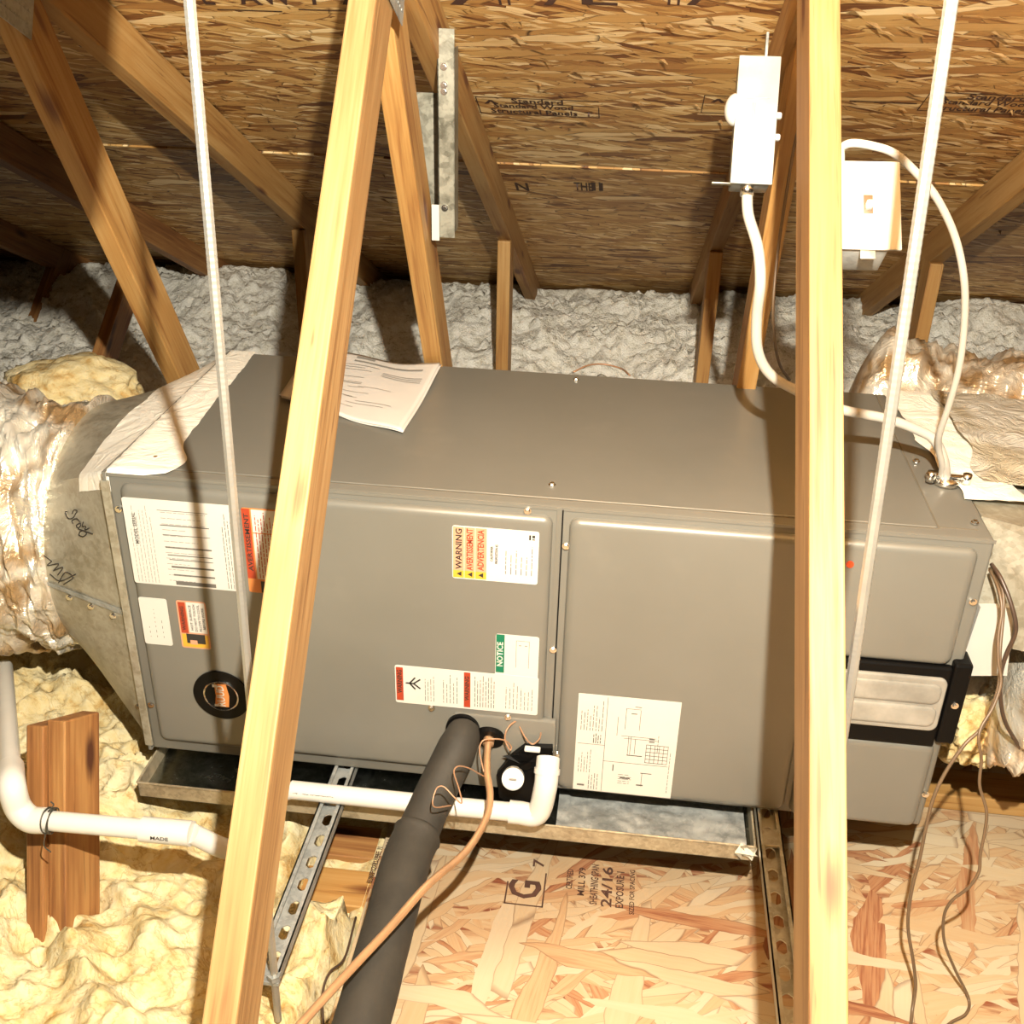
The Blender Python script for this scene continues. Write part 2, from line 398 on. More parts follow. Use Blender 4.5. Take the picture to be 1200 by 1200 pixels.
for i, px_ in enumerate((240, 290, 322, 368, 410, 545, 590, 650, 700, 790, 820)):
    rt_(random.choice(['/', 'A', 'E', 'W', 'H', '/']), px_, 0, .08, .02+.02*(i % 3))
for px_ in (255, 350): rbars([(0, 0, .12, .004)], px_, 14)
# raised flakes peeling off the deck
bm = bmesh.new()
for i in range(170):
    px_, py_ = random.uniform(130, 1190), random.uniform(5, 320)
    p = onroof(px_, py_, .002)
    a = random.gauss(0, .35); d = Vector((cos(a), 0, 0))+SV*sin(a); q = SN.cross(d)
    l, wd = random.uniform(.008, .045), random.uniform(.002, .007)
    if p.y > 2.6: continue
    v = [p, p+d*l*.5+q*wd-SN*.001, p+d*l-SN*random.uniform(.003, .012), p+d*l*.5-q*wd-SN*.001]
    bm.faces.new([bm.verts.new(t) for t in v])
o = obj('wood_flake', bm, M['lumber_pale'], ceil); o['kind'] = 'stuff'
# floor: OSB decking panels on z=-.22
FZ = -.22
floor = bpy.data.objects.new('floor', None); COL.objects.link(floor); floor['kind'] = 'structure'
for (xa, xb, ya, yb) in ((.43, 1.27, -1.9, .55), (1.272, 2.6, -1.9, .55)):
    bm = bmesh.new(); box(bm, (0, 0, 0), (xb-xa-.003, yb-ya, .011), None, .0012, 1)
    me = bpy.data.meshes.new('decking_panel'); bm.to_mesh(me); bm.free(); me.materials.append(M['osb_floor'])
    o = bpy.data.objects.new('decking_panel', me); COL.objects.link(o); o.parent = floor; o.location = ((xa+xb)/2, (ya+yb)/2, FZ-.0055)
o = obj('ceiling_board', bb(-3.2, 4.2, -2.6, 3.5, -.36, -.34), M['white'], floor)
# floor stamps
def ft(s, px, py, size, wid, r=(0, 1, 0), u=(-1, 0, 0)):
    p = on(px, py, 2, FZ+.0006); return text('printed_stamp', s, size, p, r, u, M['stamp'], floor, True, wid)
ft('STRENGTH AXIS', 466, 1003, .02, .1); ft('THIS DIRECTION', 452, 1008, .022, .11); ft('EXPOSURE 1', 440, 1012, .014, .09)
p = on(618, 1035, 2, FZ+.0006)
quads('printed_line', [(-.055, -.035, .03, -.032), (-.055, .036, .0, .039), (-.055, -.035, -.052, .039)], p, (0, 1, 0), (-1, 0, 0), M['stamp'], floor)
ft('G', 617, 1042, .085, .045); ft('7', 632, 1012, .03, .02)
for i, (s_, x_, wd, sz) in enumerate((('CERTIFIED', 668, .05, .016), ('MILL 379', 682, .07, .018), ('SHEATHING SPAN', 697, .1, .02), ('24/16', 712, .1, .028), ('EXPOSURE 1', 727, .09, .02), ('SIZED FOR SPACING', 741, .11, .013))):
    ft(s_, x_, 1030+i*3, sz, wd)
# ------------------------------------------------------------------ insulation
def field(name, x0, x1, nx, y0, y1, ny, f, mat):
    me = bpy.data.meshes.new(name); vs = []; fs = []
    for j in range(ny+1):
        for i in range(nx+1):
            x = x0+(x1-x0)*i/nx; y = y0+(y1-y0)*j/ny; r = f(x, y)
            vs.append(r if isinstance(r, tuple) else (x, y, r))
    for j in range(ny):
        for i in range(nx):
            a = j*(nx+1)+i; fs.append((a, a+1, a+nx+2, a+nx+1))
    me.from_pydata(vs, [], fs); o = link(name, me, mat, None, True); return o
def fbm(x, y, z, o=4, g=.5, l=2.1):
    s = 0; a = 1
    for k in range(o): s += a*noise.noise((x, y, z)); x *= l; y *= l; z *= l; a *= g
    return s
def blown(x, y):
    z = .03+.17*max(0, min(1, (y-1.6)/.75))+.05*min(1.2, max(-1, (x-.2)*.5))
    z += .08*fbm(x*2.2, y*2.2, 3, 3) + .03*abs(fbm(x*8, y*8, 1, 3)) + .032*abs(fbm(x*22, y*22, 5, 3)) + .012*noise.noise((x*62, y*62, 2))
    lim = roofz(y)-.03
    if x > .85 and y > 2.4: pass
    d = Vector((noise.noise((x*8, y*8, 9)), noise.noise((x*8, y*8, 19)), 0))*.03
    return (x+d.x, y+d.y, min(z, lim+.01) if y < 2.75 else min(z, lim-.02))
o = field('blown_insulation', -3.1, 4.1, 560, 1.12, 3.1, 240, blown, M['blown'])
tag(o, 'loose grey-white blown insulation heaped under the low end of the roof deck', 'insulation', kind='stuff')
def battz(x, y):
    q = fbm(x*1.5, y*1.5, 2, 2)
    fold = 1-abs(fbm(x*3.2+q*1.2, y*3.2-q, 7, 3))*1.6
    z = -.17 + .055*fbm(x*2, y*2, 11, 2) + .05*fold**3*(1 if fold > 0 else 0) + .012*fbm(x*18, y*18, 4, 3) + .045*abs(fbm(x*6+q, y*6, 8, 4)) + .028*(.5-abs(fbm(x*15+q*3, y*15+q, 18, 4)))
    z += .10*max(0, min(1, (-.25-x)/.3))*max(0, min(1, (y+.1)/.4))
    if x > -.06 and y > -.12: z = min(z, -.10)
    t = max(0, min(1, (x-.26)/.05))*max(0, min(1, (y+.17)/.04))
    z = z*(1-t)+(-.262+.01*fold)*t
    e = max(0, min(1, (x-.395)/.03)); z = z*(1-e)+(-.235)*e
    if x > .425: z = min(z, -.24)
    return z
def batt(x, y):
    return (x+.02*noise.noise((x*6, y*6, 1)), y+.02*noise.noise((x*6, y*6, 5)), battz(x, y)) if x < .4 else (x, y, battz(x, y))
o = field('fibreglass_insulation', -1.9, .428, 420, -1.5, 1.1, 420, batt, M['batt'])
tag(o, 'yellow fibreglass batts bunched in folds over the ceiling joists left of the decking', 'insulation', kind='stuff')
def blob(name, c, s, seed, mat, amp=.25, label=None, cat=None):
    bm = bmesh.new(); bmesh.ops.create_icosphere(bm, subdivisions=5, radius=1)
    for v in bm.verts:
        n = v.co.normalized(); r = 1+amp*fbm(n.x*1.6+seed, n.y*1.6, n.z*1.6, 4)+amp*.4*(1-abs(fbm(n.x*3+seed, n.y*3, n.z*3, 2))*2)
        v.co = Vector((n.x*r*s[0], n.y*r*s[1], n.z*r*s[2]))+Vector(c)
    return tag(obj(name, bm, mat, None, True), label, cat)
blob('insulation_batt', atd(85, 462, 2.55), (.17, .12, .08), 3, M['batt'], .2, 'tan fibreglass batt end poking up behind the left flexible duct', 'insulation')
blob('insulation_scrap', atd(1150, 858, 2.0), (.075, .05, .06), 9, M['batt'], .35, 'small pale torn fibreglass scrap right of the black-framed window', 'insulation')
# ------------------------------------------------------------------ lumber
def lumber(name, p0, p1, w, d, n, mat, parent=None, bev=.0025, sub=0):
    p0, p1 = Vector(p0), Vector(p1); u = p1-p0; Fm = frame(u, n); L = u.length
    bm = bmesh.new(); box(bm, (0, 0, 0), (w, d, L), None, bev, 2)
    me = bpy.data.meshes.new(name); bm.to_mesh(me); bm.free(); me.materials.append(mat)
    o = bpy.data.objects.new(name, me); COL.objects.link(o)
    mid = (p0+p1)/2
    if parent: o.parent = parent; mid = mid-parent.location
    o.matrix_local = Matrix.Translation(mid) @ Fm.to_4x4(); return o
def truss(x, label, weba=None, webb=None, stub=True, mats=None, slant=None):
    t = thing('roof_truss', label, 'truss', (x, 1.0, -.2), 'roof trusses')
    del t['group']
    lm = (mats or {}).get
    zc = lambda y: 1.43+.0505-SL*y
    lumber('rafter', (x, -2.2, zc(-2.2)), (x, 3.05, zc(3.05)), .038, .089, (0, -SL, -1), lm('rafter', M['lumber']), t)
    if weba:
        a, b = Vector(weba[0]), Vector(weba[1]); u = (b-a).normalized(); n = Vector((0, -u.z, u.y)); n = n if n.y < 0 else -n
        lumber('web_post', a-n*.0445, b-n*.0445, .038, .089, n, lm('a', M['lumber_pale']), t)
    if webb:
        a, b = Vector(webb[0]), Vector(webb[1]); u = (b-a).normalized(); n = Vector((0, -abs(u.z), -abs(u.y)))
        lumber('web_brace', a-n*.0445, b-n*.0445, .038, .089, n, lm('b', M['lumber']), t)
    if stub: lumber('web_stub', (x, 1.62, zc(1.62)-.035), (x, 1.62, -.18), .038, .089, (0, -1, 0), lm('s', M['lumber']), t)
    if slant: lumber('web_stub', slant[0], slant[1], .038, .089, slant[2], M['lumber_dark'], t)
    return t
def line_on(xp, q0, q1, z0, z1):      # line through two photo pixels in the plane X=xp, cut to the heights z0..z1
    a, b = on(*q0, 0, xp), on(*q1, 0, xp); d = b-a
    f = lambda z: a+d*((z-a.z)/d.z)
    return f(z0), f(z1)
T1a, T1b = Vector((1.049, -.005, 1.32)), Vector((1.084, -.793, .458))
d1 = T1b-T1a
t_left = truss(.46, 'timber truss whose pale leaning post crosses the unit left of the warning labels',
      (on(256, 1200, 0, .46)+(on(256, 1200, 0, .46)-on(424, 0, 0, .46))*.62, on(424, 0, 0, .46)+(on(424, 0, 0, .46)-on(256, 1200, 0, .46))*.12),
      line_on(.439, (457, 100), (508, 430), 1.33, -.1))
bm = bmesh.new(); prism(bm, [(.441, -.585, 1.335), (.441, -.525, 1.435), (.441, -.495, 1.50), (.441, -.41, 1.635), (.441, -2.1, 2.5), (.441, -2.1, 1.40), (.441, -.67, 1.385)], (-.012, 0, 0)); obj('added_shade_panel', bm, M['osb_roof'], t_left)  # unseen added panel, outline shaped to cast the shade on the upper left
t_mid = truss(1.065, 'timber truss whose pale upright post crosses the unit right of centre',
      (T1b+d1*.72, T1a-d1*.08), line_on(1.082, (921, 200), (881, 420), 1.30, -.1))
t_far = truss(-.15, 'timber truss with a dark orange brace at the left edge above the left duct', None,
      line_on(-.15, (17, 50), (178, 393), 1.38, -.1))
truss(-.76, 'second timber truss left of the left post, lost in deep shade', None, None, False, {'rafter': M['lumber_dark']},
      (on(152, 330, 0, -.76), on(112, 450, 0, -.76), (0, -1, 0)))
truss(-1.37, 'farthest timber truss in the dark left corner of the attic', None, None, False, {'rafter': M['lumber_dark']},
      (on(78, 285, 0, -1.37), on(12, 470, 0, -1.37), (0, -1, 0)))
truss(1.67, 'timber truss by the right edge beyond the white switch box', None, None, True)
truss(2.28, 'rightmost timber truss, only its lower rafter in view behind the foil duct', None, None, True)
# gang-nail plates at the apex of each web pair
def plate(parent, xf, c, w, h, u):
    u = Vector(u).normalized(); n = Vector((1 if xf > parent.location.x else -1, 0, 0)); v = n.cross(u)
    bm = bmesh.new(); c = Vector(c)
    prism(bm, [c-u*w-v*h, c+u*w-v*h, c+u*w+v*h, c-u*w+v*h], n*.0015)
    for i in range(-4, 5):
        for j in range(-2, 3):
            q = c+u*(w*i/5)+v*(h*j/3)+n*.0015
            prism(bm, [q-u*.004-v*.0015, q+u*.004-v*.0015, q+u*.004+v*.0015, q-u*.004+v*.0015], n*.001)
    return obj('truss_plate', bm, M['galv_grey'], parent)
plate(t_left, .49, (.4815, .12, 1.335), .06, .05, (0, 1, -.5)); plate(t_far, -.1, (-.129, .2, 1.3), .06, .06, (0, 1, -.5))
# joists under the decking and the low board at the right
def board(p0, p1, w, d, n, mat, label, name='joist'):
    o = lumber(name, p0, p1, w, d, n, mat); return tag(o, label, 'board')
board((-.9, -.066, -.262), (1.6, -.066, -.262), .089, .05, (0, 0, 1), M['lumber'], 'orange floor joist showing beside the decking corner, below the slotted channel')
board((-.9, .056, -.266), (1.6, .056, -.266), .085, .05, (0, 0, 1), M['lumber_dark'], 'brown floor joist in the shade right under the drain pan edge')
board((1.46, .345, -.2), (2.5, .345, -.2), .089, .038, (0, 0, 1), M['lumber'], 'flat timber board lying on the decking right of the unit', 'plank')
# paired stub studs at lower left
sd = thing('wood_stub', 'dark reddish pair of nailed stub studs rising from the batts at lower left', 'stud', (-.1, -.2, -.25))
s0, s1 = atd(75, 845, 1.93), atd(75, 1045, 1.93); s1 = s1+(s1-s0)*.45
off = RT*.0195
for k, (sg, dz) in enumerate(((-1, 0), (1, .012))):
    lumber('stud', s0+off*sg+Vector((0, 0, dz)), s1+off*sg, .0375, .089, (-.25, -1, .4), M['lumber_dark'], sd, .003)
# ------------------------------------------------------------------ threaded rods and slotted channels
def rod(p_top, p_bot, label):
    p_top, p_bot = Vector(p_top), Vector(p_bot)
    t = thing('hanger_rod', label, 'rod', p_bot); n = int((p_top-p_bot).length/.0035)
    bm = bmesh.new(); P = [p_bot+(p_top-p_bot)*(i/n) for i in range(n+1)]
    tube(bm, P, .006, 8, True, lambda s, a, p: .0060+(.0001 if int(s*n+.5) % 2 else -.0001))
    obj('shaft', bm, M['rod'], t)
    return t
rl0, rl1 = on(222, 0, 1, -.455), on(326, 1195, 1, -.455); d = rl0-rl1
r1 = rod(rl0+d*.06, rl1, 'long zinc hanger rod left of the left post, ending below the slotted channel')
rr0 = on(1115, 0, 1, -.52); rr1 = on(1003, 760, 1, -.52); d = rr0-rr1
r2 = rod(rr0+d*.12, rr1-d*(.73/d.z*1.0), 'long zinc hanger rod passing right of the right post')
def hexnut(parent, c, r=.011, h=.01):
    bm = bmesh.new(); tube(bm, [Vector(c)-Vector((0, 0, h/2)), Vector(c)+Vector((0, 0, h/2))], r, 6); return obj('nut', bm, M['galv_grey'], parent)
def strut(x, y0, y1, mat, label, slots=True):
    t = thing('slotted_channel', label, 'channel', (x, y0, -.023)); w = .0205; zb = -.0215
    bm = bmesh.new(); th = .0025
    bb(x-w, x-w+th, y0, y1, zb, -.0005, 0, 2, bm); bb(x+w-th, x+w, y0, y1, zb, -.0005, 0, 2, bm)
    bb(x-w, x-w+.0085, y0, y1, -.003, -.0005, 0, 2, bm); bb(x+w-.0085, x+w, y0, y1, -.003, -.0005, 0, 2, bm)
    bb(x-w, x-.0085, y0, y1, zb, zb+th, 0, 2, bm); bb(x+.0085, x+w, y0, y1, zb, zb+th, 0, 2, bm)
    y = y0
    while y < y1-.02:
        bb(x-.0085, x+.0085, y, y+.021, zb, zb+th, 0, 2, bm); y += .05
        # rounded slot ends
        for (ya, sg) in ((y-.029, 1), (y, -1)):
            for sx in (-1, 1):
                prism(bm, [(x+sx*.0085, ya, zb), (x+sx*.0085, ya+sg*.006, zb), (x+sx*.004, ya+sg*.0015, zb), (x+sx*.001, ya, zb)], (0, 0, th))
    obj('rail', bm, mat, t); return t
st1 = strut(.372, -.452, .72, M['galv_grey'], 'grey slotted channel under the left half of the unit, ending at the left rod')
st2 = strut(1.153, -.52, .72, M['galv'], 'brownish slotted channel under the unit beside the right post')
# clip and nut where the rod meets the channel
bm = bb(.338, .392, -.462, -.452, -.024, -.016, .001); obj('end_clip', bm, M['galv_grey'], st1)
bm = bmesh.new(); prism(bm, [(.318, -.46, -.024), (.362, -.46, -.024), (.356, -.39, -.024), (.345, -.37, -.024)], (0, 0, .003)); obj('clip_plate', bm, M['galv_grey'], st1)
hexnut(r1, rl1+(rl0-rl1)*(.07)); 
bm = bb(1.137, 1.170, -.085, -.045, -.006, .0, .001); obj('cross_clip', bm, M['galv'], st2)
# ------------------------------------------------------------------ drain pan
PX0, PX1, PY0, PY1, PZ0, PZ1 = -.008, 1.13, -.062, .66, -.064, -.03
pan = thing('drain_pan', 'shallow galvanised drain pan under the air handler', 'pan', ((PX0+PX1)/2, .3, PZ0))
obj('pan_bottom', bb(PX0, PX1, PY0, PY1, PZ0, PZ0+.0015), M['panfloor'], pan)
bm = bb(PX0, PX1, PY0, PY0+.0015, PZ0, PZ1); bb(PX0, PX1, PY1-.0015, PY1, PZ0, PZ1, 0, 2, bm); bb(PX0, PX0+.0015, PY0, PY1, PZ0, PZ1, 0, 2, bm); bb(PX1-.0015, PX1, PY0, PY1, PZ0, PZ1, 0, 2, bm)
obj('pan_wall', bm, M['pan'], pan)
bm = bmesh.new()
tube(bm, [Vector(p) for p in ((PX0, PY0, PZ1), (PX1, PY0, PZ1))], .0022, 8)
tube(bm, [Vector(p) for p in ((PX0, PY0, PZ1), (PX0, PY1, PZ1))], .0022, 8); tube(bm, [Vector(p) for p in ((PX1, PY0, PZ1), (PX1, PY1, PZ1))], .0022, 8)
obj('rolled_rim', bm, M['pan'], pan)
bm = bmesh.new(); c = Vector((1.118, PY0-.004, -.045))
for i in range(5):
    a = [c+Vector((random.uniform(-.028, .02), random.uniform(-.012, .006), random.uniform(-.02, .026))) for _ in range(4)]
    bm.faces.new([bm.verts.new(p) for p in a])
obj('crimped_corner', bm, M['galv'], pan)
# crumpled foil sheet in the right half of the pan
vs = []; fs = []; nx, ny = 90, 24
for j in range(ny+1):
    for i in range(nx+1):
        x = .775+.345*i/nx; y = -.056+.16*j/ny
        vs.append((x, y, PZ0+.006+.006*abs(fbm(x*12, y*30, 2, 3))+.003*fbm(x*40, y*60, 3, 2)))
for j in range(ny):
    for i in range(nx):
        a = j*(nx+1)+i; fs.append((a, a+1, a+nx+2, a+nx+1))
me = bpy.data.meshes.new('foil_sheet'); me.from_pydata(vs, [], fs)
tag(link('foil_sheet', me, M['galv_grey'], None, True), 'crumpled shiny foil sheet lying in the right end of the drain pan', 'foil')
# ------------------------------------------------------------------ air handler
L_, D_, H_ = 1.42, .598, .583
ah = thing('air_handler', 'long taupe steel air handler lying on its side across the attic', 'air handler', (L_/2, D_/2, 0))
auto(obj('casing', bb(0, L_, 0, D_, .001, H_, .006, 3), M['paint'], ah))
def panel(name, x0, x1, z0, z1, proud=.012, r=.016, mat=None, parent=ah, y=0.0, inset=.014):
    # rounded-corner door with a soft raised edge
    def ring(ins, rad, yy):
        pts = []
        rad = max(rad, .001)
        for (cx, cz, a0) in ((x1-ins-rad, z1-ins-rad, 0), (x0+ins+rad, z1-ins-rad, pi/2), (x0+ins+rad, z0+ins+rad, pi), (x1-ins-rad, z0+ins+rad, 1.5*pi)):
            for k in range(7):
                a = a0+pi/2*k/6; pts.append((cx+rad*cos(a), yy, cz+rad*sin(a)))
        return pts
    bm = bmesh.new(); rings = [ring(0, r, y), ring(0, r, y-.002)]
    for k in range(1, 7):
        a = pi/2*k/6; rings.append(ring(inset*(1-cos(a)), r*(1-inset/r*.6*(1-cos(a))) if inset < r else r*(1-.5*(1-cos(a))), y-.002-(proud-.002)*sin(a)))
    R = [[bm.verts.new(p) for p in rg] for rg in rings]
    for a, b in zip(R[:-1], R[1:]):
        for i in range(len(a)):
            j = (i+1) % len(a); bm.faces.new((a[i], a[j], b[j], b[i]))
    bm.faces.new(R[-1]); bmesh.ops.recalc_face_normals(bm, faces=bm.faces)
    return auto(obj(name, bm, mat or M['paint'], parent), 50)
FY = -.0125
pl = panel('access_panel', .022, .742, .03, .568)
pm = panel('access_panel', .769, 1.178, .012, .568)
pu = panel('access_panel', 1.188, 1.398, .352, .568)
pd = panel('access_panel', 1.188, 1.408, .004, .19)
# top lid seams, folded front lips, centre seam
bm = bb(.0, L_, -.0015, 0.0, .578, .5835); bb(.748, .7555, -.003, .0, .0, .583, 0, 2, bm)
obj('front_lip', bm, M['paint'], ah)
bm = bb(.7565, .7585, -.0035, 0, .0, .58); obj('centre_seam', bm, M['black'], ah)
bm = bb(1.340, 1.342, .025, .598, H_, H_+.0006); bb(0.06, 1.34, .024, .0255, H_, H_+.0008, 0, 2, bm); bb(1.342, 1.40, .03, .0315, H_, H_+.0008, 0, 2, bm); obj('lid_seam', bm, M['putty'], ah)
obj('lid', bb(.012, 1.338, .027, .59, H_, H_+.0022, .001, 1), M['paint'], ah)
# lower connection plate with seams
auto(obj('connection_plate', bb(.583, .765, -.0165, -.0, .004, .166, .004, 2), M['paint'], ah))
# black frame band with ribbed window
bm = bb(1.188, 1.402, -.0145, .0, .19, .352, .004); o = obj('window_frame', bm, M['black'], ah); 
obj('frame_edge', bb(1.402, 1.432, -.017, .03, .2, .362, .005), M['black'], ah)
wl = panel('window_lens', 1.205, 1.398, .226, .333, .006, .014, M['lens'], ah, -.0145, .004)
for za, zb in ((.283, .322), (.237, .277)): panel('window_rib', 1.22, 1.39, za, zb, .005, .014, M['lens'], ah, -.0195, .008)
# screws
def screw_mesh():
    bm = bmesh.new(); tube(bm, [Vector((0, 0, 0)), Vector((0, -.002, 0))], .0062, 12); tube(bm, [Vector((0, -.002, 0)), Vector((0, -.0052, 0))], .004, 6)
    me = bpy.data.meshes.new('screw'); bm.to_mesh(me); bm.free(); me.materials.append(M['chrome']); return me
SM = screw_mesh()
def screw(p, parent, rot=(0, 0, 0)):
    o = bpy.data.objects.new('screw', SM); COL.objects.link(o); o.parent = parent; o.location = Vector(p)-parent.location; o.rotation_euler = rot; return o
for (x, z, y) in ((.701, .574, -.002), (.765, .516, -.003), (.7525, .312, -.003), (1.409, .473, -.001), (1.417, .282, -.017), (1.414, .076, -.001), (.012, .517, -.001), (.012, .107, -.001), (.543, .171, -.0125), (.68, .17, -.0165), (.757, .088, -.004), (.77, .088, -.004)): screw((x, y, z), ah)
for (x, y) in ((.739, .56), (.733, .072), (1.355, .27), (1.37, .21), (1.40, .05), (.06, .06), (.3, .1)): screw((x, y, H_+.002), ah, (-pi/2, 0, 0))
# ---- stickers on the panels: local x -> world X, local y -> world Z
RX, UZ = Vector((1, 0, 0)), Vector((0, 0, 1)); UP_R, UP_U = UZ, -RX      # text running upwards
def sticker(x0, x1, z0, z1, mat, label, y=FY, r=.004):
    bm = bmesh.new(); pts = []
    for (cx, cz, a0) in ((x1-r, z1-r, 0), (x0+r, z1-r, pi/2), (x0+r, z0+r, pi), (x1-r, z0+r, 1.5*pi)):
        for k in range(4): a = a0+pi/2*k/3; pts.append((cx+r*cos(a), y, cz+r*sin(a)))
    prism(bm, pts, (0, -.0006, 0)); return obj('sticker', bm, mat, ah, False, label)
PY = FY-.0012
def Q(par, rects, mat, dy=0, kind=None, name='print'): return quads(name, rects, (0, PY-dy, 0), RX, UZ, mat, par, kind)
def T(par, s, size, x, z, mat, wid=None, dy=.0003, r=UP_R, u=UP_U): return text('lettering', s, size, (x, PY-dy, z), r, u, mat, par, True, wid)
# rating sheet
s = sticker(.026, .222, .381, .547, M['sticker'], 'large white data sheet sticker with fine print')
T(s, 'MODEL SERIAL', .009, .043, .49, M['inkgrey'], .06)
lines = []
for i, z in enumerate((.528, .5, .482, .458, .443, .434, .42, .404, .388)):
    hh = (.001, .0018, .0012, .003, .0018, .0014, .0035, .0032, .0075)[i]; lines.append((.085+.002*i, z-hh/2, .172, z+hh/2))
Q(s, lines, M['inkgrey'], 0, 'stuff', 'ruled_line')
Q(s, fine(.192, .385, .219, .535, 'z', .005, .0012, .8), M['inkgrey'], 0, 'stuff', 'fine_print')
Q(s, fine(.032, .385, .072, .54, 'z', .006, .0009, .6)+fine(.09, .386, .17, .53, 'x', .011, .0009), M['inkpale'], .0001, 'stuff', 'fine_print')
# long warning sticker to the right of the sheet (mostly behind the post)
s = sticker(.23, .33, .382, .545, M['orange'], 'tall orange, red and white warning sticker half hidden by the post')
Q(s, [(.2305, .41, .2445, .544)], M['red']); Q(s, [(.247, .5, .328, .543), (.247, .41, .328, .498)], M['sticker']); Q(s, [(.252, .383, .275, .406)], M['ink'])
T(s, 'AVERTISSEMENT', .011, .238, .48, M['ink'], .11)
Q(s, fine(.25, .412, .326, .54, 'z', .005, .0016, .8), M['red'], .0003, 'stuff', 'fine_print')
# small blank label and small warning label
s = sticker(.027, .078, .254, .352, M['sticker'], 'small blank-looking white sticker under the data sheet')
Q(s, fine(.034, .27, .07, .34, 'z', .012, .0009, .3, .002, .006, .006), M['inkgrey'], 0, 'stuff', 'fine_print')
s = sticker(.095, .148, .253, .352, M['salmon'], 'small warning sticker with burned-hand picture on orange')
Q(s, [(.098, .285, .111, .349)], M['red']); Q(s, [(.113, .287, .146, .35)], M['sticker']); Q(s, [(.098, .256, .146, .283)], M['yellow']); Q(s, [(.106, .264, .14, .284)], M['ink'], .0002); Q(s, [(.112, .262, .125, .271)], M['salmon'], .0004)
T(s, 'WARNING', .009, .1045, .316, M['ink'], .05)
for i, (tx, wd) in enumerate((('HOT SURFACE', .052), ('DO NOT TOUCH', .056), ('ALLOW TO COOL', .056), ('BEFORE WORK', .046))): T(s, tx, .0062, .119+i*.0075, .318, M['ink'], wd)
# round emblem
em = bmesh.new(); tube(em, [Vector((.157, FY, .155)), Vector((.157, FY-.003, .155))], .0525, 48); emo = obj('round_emblem', em, M['black'], ah, False, 'round black emblem with a chrome ring and red badge')
bm = bmesh.new(); P = [Vector((.157+.0315*cos(a), FY-.004, .155+.0315*sin(a))) for a in [2*pi*k/48 for k in range(49)]]; tube(bm, P, .0016, 6, False); obj('chrome_ring', bm, M['chrome'], emo)
bm = bmesh.new(); prism(bm, [(.143, FY-.003, .13), (.169, FY-.003, .131), (.172, FY-.003, .155), (.168, FY-.003, .181), (.146, FY-.003, .18), (.147, FY-.003, .155)], (0, -.0008, 0)); obj('badge', bm, M['orange'], emo)
text('lettering', 'RUUD', .021, (.157, FY-.0045, .155), UZ, -RX, M['sticker'], emo, True, .046)
Q(emo, [(.143, .174, .152, .18), (.143, .131, .15, .136)], M['sticker'], .0035)
# three-language warning
s = sticker(.581, .722, .444, .543, M['sticker'], 'white sticker with three orange warning columns')
Q(s, [(.5825, .4465, .6375, .5415)], M['salmon']); Q(s, [(.5825, .4465, .6375, .46)], M['yellow'], .0002)
Q(s, [(.6005, .4465, .6013, .5415), (.6185, .4465, .6193, .5415)], M['sticker'], .0004)
for i, (tx, wd) in enumerate((('WARNING', .076), ('AVERTISSEMENT', .078), ('ADVERTENCIA', .076))):
    T(s, tx, .0145, .5925+i*.018, .501, M['red'] if i else M['ink'], wd, .0005)
    bm = bmesh.new(); q = Vector((.5925+i*.018, PY-.0005, .454)); prism(bm, [q+Vector((.004, 0, -.0045)), q+Vector((.004, 0, .0045)), q+Vector((-.004, 0, 0))], (0, -.0003, 0)); obj('warning_triangle', bm, M['ink'], s)
T(s, 'CALIFORNIA', .006, .646, .496, M['ink'], .028); T(s, 'PROPOSITION 65', .006, .654, .496, M['ink'], .036)
Q(s, fine(.665, .46, .714, .525, 'z', .0085, .0013, .5), M['inkgrey'], 0, 'stuff', 'fine_print'); Q(s, [(.706, .527, .709, .536), (.711, .527, .7155, .529), (.711, .531, .7155, .536)], M['ink'])
# notice + strip
s = sticker(.655, .729, .25, .341, M['sticker'], 'white sticker with a green heading column')
Q(s, [(.656, .262, .6705, .3405)], M['green']); T(s, 'NOTICE', .014, .6635, .3, M['sticker'], .05)
Q(s, [(.69, .275, .691, .33), (.69, .33, .712, .331), (.712, .275, .713, .331), (.695, .32, .699, .322), (.705, .32, .709, .322)], M['inkpale'])
s = sticker(.479, .731, .177, .258, M['sticker'], 'long white instruction sticker with two red heading columns', FY-.0008)
Q(s, [(.481, .183, .4935, .254), (.601, .181, .6125, .256)], M['red'], .0008)
T(s, 'WARNING', .0115, .4875, .224, M['ink'], .05, .0012); T(s, 'WARNING', .0105, .607, .222, M['ink'], .052, .0012)
bm = bmesh.new()
for a_, b_ in (((.498, .222), (.512, .222)), ((.512, .222), (.524, .232)), ((.512, .222), (.524, .212)), ((.505, .222), (.515, .235)), ((.505, .222), (.515, .21))):
    a_ = Vector((a_[0], PY-.0012, a_[1])); b_ = Vector((b_[0], PY-.0012, b_[1])); dd = (b_-a_).normalized().cross(Vector((0, 1, 0)))*.0014
    prism(bm, [a_-dd, b_-dd, b_+dd, a_+dd], (0, -.0002, 0))
obj('pictogram', bm, M['ink'], s)
Q(s, fine(.53, .186, .548, .25, 'z', .005, .001, .7)+fine(.562, .186, .592, .25, 'z', .006, .0011, .6)+fine(.618, .184, .655, .252, 'z', .0048, .0013, .8)+fine(.672, .186, .722, .25, 'z', .0065, .0011, .6), M['inkgrey'], .0008, 'stuff', 'fine_print')
